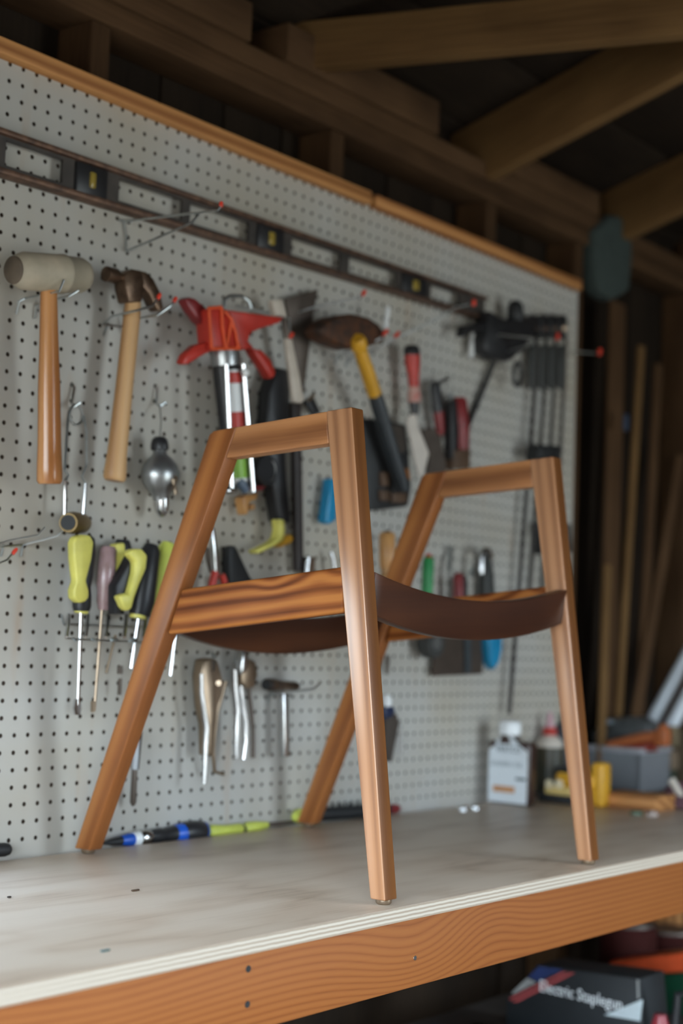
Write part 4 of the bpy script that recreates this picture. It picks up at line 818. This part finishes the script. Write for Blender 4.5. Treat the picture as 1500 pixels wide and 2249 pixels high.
part('tub', merge(box((bx, ybb, ZB + .001), (bx + .003, ya, zt)), box((bx, ybb, ZB + .001), (bx + .16, ybb + .003, zt)), box((bx, ya - .003, ZB + .001), (bx + .16, ya, zt)), box((bx + .157, ybb, ZB + .001), (bx + .16, ya, zt)), box((bx, ybb, ZB + .001), (bx + .16, ya, ZB + .004))), M_clear, o)
part('rim', merge(box((bx - .006, ybb - .006, zt - .012), (bx + .002, ya + .006, zt)), box((bx, ybb - .006, zt - .012), (bx + .16, ybb + .001, zt))), mat('milky_plastic', (0.34, 0.34, 0.36), 0.4), o, bevel=0.002)
part('contents', box((bx + .006, ybb + .008, ZB + .005), (bx + .15, Y(1340, bx), Z(1675, bx))), mat('blue_grey_hardware', (0.09, 0.15, 0.22), 0.5, scale=120), o, bevel=0.008)
part('bundle', box((bx + .006, Y(1334, bx), ZB + .005), (bx + .10, Y(1322, bx), Z(1680, bx))), M_brown, o, bevel=0.004)
ox = bx + .02
o = thing('orange_clamp', 'orange-handled clamp lying across the top of the clear bin', 'clamp', (ox, Y(1400, ox), Z(1630, ox)))
part('bar', tube([on(1335, 1637, 0, ox), on(1420, 1618, 0, ox + .01), on(1462, 1616, 0, ox + .02)], [.010, .013, .014], 10), mat('burnt_orange', (0.40, 0.11, 0.03), 0.5), o, smooth=True)
part('handle', tube([on(1340, 1646, 0, ox), on(1440, 1640, 0, ox + .01)], [.008, .012], 10), mat('brick_red', (0.26, 0.04, 0.025), 0.5), o, smooth=True)
part('head', extr([on(1432, 1612, 0, ox), on(1452, 1588, 0, ox), on(1464, 1606, 0, ox), on(1462, 1640, 0, ox), on(1436, 1640, 0, ox)], (.03, 0, 0)), MATS['burnt_orange'], o, bevel=.005)
o = thing('clear_bag', 'crumpled clear plastic bag on the stack at the end of the bench', 'bag', (bx + .2, Y(1370, bx), Z(1600, bx)))
bag = []
qx = bx + .10
for i, (u, v) in enumerate([(1290, 1612), (1328, 1580), (1350, 1576), (1395, 1574), (1425, 1590), (1432, 1618), (1380, 1632), (1300, 1632)]): bag.append(on(u, v, 0, qx))
part('film', extr(bag, (.07, 0, 0)), mat('hazy_film', (0.10, 0.105, 0.105), 0.3, c2=(0.04, 0.042, 0.042), scale=60), o, bevel=.012, seg=3)
part('knot', lathe(on(1338, 1590, 0, qx - .003), on(1338, 1580, 0, qx - .003), [(0, .006), (.5, .011), (1, .006)], 10), mat('pale_blue_film', (0.34, 0.40, 0.45), 0.3), o, smooth=True)
ex = 1.98
o = thing('cardboard_carton', 'tan carton with a dark green box front, right of the clear bin', 'carton', (ex, Y(1435, ex), ZB))
part('carton', box((ex, Y(1462, ex), Z(1690, ex, 1430)), (ex + .07, Y(1398, ex), Z(1648, ex, 1430))), mat('tan_card', (0.22, 0.155, 0.10), 0.8), o, bevel=.003)
part('green_front', box((ex + .005, Y(1460, ex), ZB + .001), (ex + .065, Y(1398, ex), Z(1690, ex, 1430) - .001)), mat('deep_green_card', (0.035, 0.05, 0.03), 0.7), o, bevel=.003)
o = thing('stacked_carton', 'pale worn carton flap at the far right end of the bench behind the pipes', 'carton', (ex + .1, Y(1490, ex), ZB))
part('box', box((2.06, Y(1505, 2.06) - .12, ZB + .001), (2.22, Y(1468, 2.06), Z(1606, 2.06, 1480))), mat('brown_card', (0.12, 0.085, 0.05), 0.8), o, bevel=.003)
part('flap', box((2.05, Y(1486, 2.05), Z(1640, 2.05, 1480)), (2.056, Y(1464, 2.05), Z(1595, 2.05, 1480))), mat('straw_card', (0.32, 0.25, 0.15), 0.8), o)
o = thing('shop_rag', 'crumpled dark pink rag at the right edge of the bench', 'rag', tuple(zb(1480, 1775)))
rg = zb(1482, 1775); V_, F_ = [], []
for i in range(9):
    for j in range(9):
        a_, b_ = i / 8 - .5, j / 8 - .5; h_ = .045 * max(0, 1 - 3.6 * (a_ * a_ + b_ * b_)) * (0.7 + 0.6 * random.random())
        V_.append((rg.x + .06 + a_ * .16, rg.y + b_ * .16, ZB + .001 + h_))
for i in range(8):
    for j in range(8): F_.append((i * 9 + j, i * 9 + 9 + j, i * 9 + 10 + j, i * 9 + j + 1))
part('cloth', (V_, F_), mat('dusty_pink_cloth', (0.16, 0.075, 0.09), 0.9), o, smooth=True)
part('peg', tube([rg + Vector((.01, -.01, .025)), rg + Vector((.0, .01, .06))], .008, 8), M_pale, o)
# two white pipes
for i, (a_, b_) in enumerate((((1430, 1588), (1512, 1435)), ((1476, 1590), (1560, 1432)))):
    A_, B_ = on(*a_, 0, 2.10), on(*b_, 0, 2.20)
    o = thing('plastic_pipe', ('left' if i == 0 else 'right') + ' one of two white plastic pipes leaning at the end of the bench', 'pipe', tuple(A_))
    dd_ = (B_ - A_).normalized()
    ln = (2.376 - A_.x) / dd_.x; part('pipe', tube([A_ - dd_ * .10, A_ + dd_ * ln], .0165, 16), mat('white_pvc', (0.62, 0.66, 0.70), 0.35, var=.02), o, smooth=True)
    part('coupling', tube([A_ - dd_ * .012, A_ + dd_ * .012], .0172, 16), mat('white_pvc', (0.62, 0.66, 0.70)), o, smooth=True)
# little things on the top
for i, (u, v) in enumerate(((1015, 1782), (1042, 1779))):
    p = zb(u, v); o = thing('wing_nut', ('left' if i == 0 else 'right') + ' one of two bright little nuts on the bench near the white bottle', 'nut', tuple(p))
    part('nut', lathe(p + Vector((0, 0, .0003)), p + Vector((0, 0, .007)), [(0, .009), (1, .007)], 6), M_steel, o); part('wing', box(p + Vector((-.012, -.002, .003)), p + Vector((.012, .002, .010))), M_steel, o, bevel=.001)
p = zb(1398, 1789); tag(part('plastic_disc', lathe(p + Vector((0, 0, .0003)), p + Vector((0, 0, .008)), [(0, .014), (.8, .013), (1, .009)], 14), mat('sage_plastic', (0.10, 0.15, 0.09), 0.5), None, smooth=True, org=p), 'small green disc on the bench in front of the wooden block', 'disc')
p = zb(1432, 1792); tag(part('paper_scrap', lathe(p + Vector((0, 0, .0003)), p + Vector((0, 0, .010)), [(0, .013), (.6, .011), (1, .005)], 7), mat('pale_paper', (0.55, 0.45, 0.40), 0.8), None, org=p), 'pale crumpled scrap on the bench right of the green disc', 'scrap')
for (u, v, lx_, m_, lab_) in ((297, 1957, .013, M_brown, 'tiny brown wood splinter on the plywood, in front of the near back leg'), (231, 2090, .012, mat('teal_chip', (0.10, 0.17, 0.17), 0.6), 'tiny dark teal chip on the plywood at lower left'), (20, 1972, .005, M_soil, 'tiny dark speck of grit on the plywood at the left edge')):
    p = zb(u, v); tag(part('wood_chip', box(p + Vector((-lx_ / 2, -.0015, .0002)), p + Vector((lx_ / 2, .0015, .0022))), m_, None, bevel=.0006, org=p), lab_, 'chip')

# ------------------------------------------------------------------ leaning timber and hanging bag at the dark right end
o = thing('garden_bag', 'dark teal cloth bag hanging at the dark right end wall above the timber', 'bag', (2.2, 0.05, 1.28))
bgp = [on(u, v, 1, -0.01) for u, v in [(1310, 500), (1345, 470), (1388, 480), (1392, 560), (1385, 640), (1350, 660), (1318, 640), (1308, 570)]]
part('sack', extr(bgp, (0, .05, 0)), mat('teal_cloth', (0.035, 0.05, 0.045), 0.9), o, bevel=.015, seg=3)
TG = 'timber leaning in the dark right corner'
tim = [((1352, 665), (1328, 1590), 34, M_old, 'wide brown board standing upright next to the end of the pegboard'),
       ((1404, 760), (1362, 1440), 12, M_raft, 'narrow orange-brown batten standing upright right of the wide board'),
       ((1442, 800), (1415, 1300), 16, M_old, 'dark post standing right of the narrow batten'),
       ((1490, 1000), (1395, 1560), 20, M_old, 'brown board leaning diagonally behind the white pipes'),
       ((1330, 1240), (1318, 1600), 14, M_raft, 'short brown offcut standing just right of the far front chair leg')]
for i, (a_, b_, wpx, m_, lab_) in enumerate(tim):
    yy = .02 - i * .012
    A_, B_ = on(*a_, 1, yy), on(*b_, 1, yy); d_ = (B_ - A_).normalized(); s_ = Vector((1, 0, 0)) * (wpx * ppm(A_) / 1.0)
    if True: B_ = B_ + d_ * ((B_.z - ZB - .001) / -d_.z)
    tag(part('timber_board', extr([A_ - s_ , A_ + s_, B_ + s_, B_ - s_], (0, -.01, 0)), m_, None, bevel=.002, grain=(A_, d_), org=B_), lab_, 'timber', TG)
o = thing('blue_clip', 'small dark blue clip on the narrow batten', 'clip', tuple(on(1372, 928, 1, -.03)))
part('clip', box(on(1372, 928, 1, -.03) + Vector((-.01, -.006, -.02)), on(1372, 928, 1, -.03) + Vector((.01, .0, .02))), mat('dim_blue', (0.03, 0.05, 0.09), 0.5), o, bevel=.002)

# ------------------------------------------------------------------ under the bench
xb = 1.15
def sx(u, v, dx=0.0): return on(u, v, 0, xb + dx)
sb = thing('stapler_box', 'dark cardboard box lettered Electric Staplegun with a striped corner, on the shelf under the bench', 'box', (1.2, -.36, -.424))
fp = [sx(1112, 2196), sx(1180, 2119), sx(1262, 2131), sx(1404, 2150), sx(1412, 2240)]
fp += [Vector((xb, fp[-1].y, -.4235)), Vector((xb, fp[0].y, -.4235))]
part('carton', extr(fp, (.10, 0, 0)), mat('black_card', (0.010, 0.012, 0.014), 0.6), sb, bevel=.002)
M_silv = mat('silver_print', (0.30, 0.30, 0.29), 0.5); M_nav = mat('navy_print', (0.02, 0.035, 0.12), 0.5); M_pink = mat('red_print', (0.42, 0.07, 0.07), 0.5)
for mm, px_ in ((M_nav, [(1160, 2146), (1184, 2122), (1238, 2129), (1180, 2156)]), (M_silv, [(1124, 2180), (1158, 2148), (1178, 2158), (1126, 2184)]), (M_pink, [(1119, 2192), (1236, 2134), (1248, 2134), (1120, 2197)]), (M_pink, [(1124, 2200), (1252, 2136), (1263, 2137), (1136, 2201)])):
    part('stripe', extr([sx(u, v, -.0006) for u, v in px_], (.0005, 0, 0)), mm, sb)
text('lettering', 'Electric Staplegun', .030, tuple(sx(1184, 2176, -.0006)), (0, -1, -.03), (0, 0, 1), M_white, sb, ext=.172)
part('triangle', extr([sx(u, v, -.0006) for u, v in ((1327, 2229), (1412, 2195), (1406, 2243))], (.0005, 0, 0)), mat('pale_blue_print', (0.55, 0.62, 0.64), 0.5), sb)
part('edge_line', extr([sx(u, v, -.0006) for u, v in ((1398, 2152), (1403, 2152), (1404, 2192), (1400, 2194))], (.0005, 0, 0)), M_silv, sb)
o = thing('under_bench_tray', 'black tray lid under the stapler box on the lower shelf', 'tray', (.95, -.40, -.424))
part('tray', merge(box((.98, -.575, -.4238), (1.14, -.14, -.418)), box((.98, -.575, -.4238), (.984, -.14, -.392))), M_blkpl, o, bevel=.001)
xo = 1.50
o = thing('orange_toolbox', 'orange-red and green plastic case on the shelf behind the stapler box', 'case', (xo, -.30, -.424))
q0, q1, q2, q3 = on(1318, 2126, 0, xo), on(1500, 2092, 0, xo), on(1500, 2136, 0, xo), on(1330, 2147, 0, xo)
ex_ = Vector((0, q1.y - q0.y, q1.z - q0.z)) * 0.5
part('lid', extr([on(1312, 2134, 0, xo), on(1345, 2110, 0, xo), q1, q1 + ex_, q2 + ex_, q2, q3], (.10, 0, 0)), mat('orange_case', (0.72, 0.10, 0.03), 0.35), o, bevel=.006, seg=3)
g0, g1 = on(1424, 2143, 0, xo + .005), q2 + ex_
part('body', extr([g0, q2 + Vector((.005, 0, -.001)), g1 + Vector((.005, 0, -.001)), Vector((xo + .005, g1.y, -.4235)), Vector((xo + .005, g0.y, -.4235))], (.09, 0, 0)), mat('dark_green_case', (0.01, 0.07, 0.035), 0.4), o, bevel=.004)
part('foot', box((xo + .01, q3.y - .03, -.4235), (xo + .08, q3.y - .01, q3.z - .002)), M_blkpl, o)
p = on(1450, 2222, 0, 1.14); o = thing('red_knob_tool', 'red-knobbed tool with a dark strap on the shelf, right of the stapler box', 'tool', (p.x, p.y, -.424))
part('knob', lathe(Vector((p.x, p.y, -.4235)), Vector((p.x, p.y, p.z - .004)), [(0, .012), (.3, .018), (.8, .016), (1, .010)], 16), mat('wine_red', (0.28, 0.03, 0.04), 0.35), o, smooth=True)
part('strap', tube([Vector((p.x + .03, p.y - .01, -.415)), Vector((p.x + .03, p.y - .02, p.z + .03)), Vector((p.x + .03, p.y - .05, p.z + .045)), Vector((p.x + .03, p.y - .08, -.415))], .008, 8), M_blkpl, o, smooth=True)
p = on(1430, 2180, 0, 1.22); o = thing('blue_tube', 'slim blue and silver tube standing by the stapler box', 'tube', (p.x, p.y, -.424))
part('tube', lathe(Vector((p.x, p.y, -.4235)), Vector((p.x, p.y, p.z)), [(0, .008), (1, .008)], 12), mat('cobalt', (0.03, 0.06, 0.25), 0.4), o, smooth=True)
part('cap', lathe(Vector((p.x, p.y, p.z)), Vector((p.x, p.y, p.z + .015)), [(0, .009), (1, .007)], 12), M_alu, o, smooth=True)
for i, (u, v) in enumerate(((1380, 2030), (1470, 2045))):
    p = on(u, v, 0, 1.75 + i * .12); o = thing('paint_tin', ('left' if i == 0 else 'right') + ' one of two dark red tins at the back of the lower shelf', 'tin', (p.x, p.y, -.424))
    part('tin', lathe(Vector((p.x, p.y, -.4235)), Vector((p.x, p.y, p.z)), [(0, .062), (.02, .064), (.96, .064), (1, .06)], 24), mat('dark_red_tin', (0.05, 0.012, 0.010), 0.8, spec=0.1), o, smooth=True)
    part('lid', lathe(Vector((p.x, p.y, p.z)), Vector((p.x, p.y, p.z + .006)), [(0, .06), (1, .058)], 24), M_dsteel, o, smooth=True)
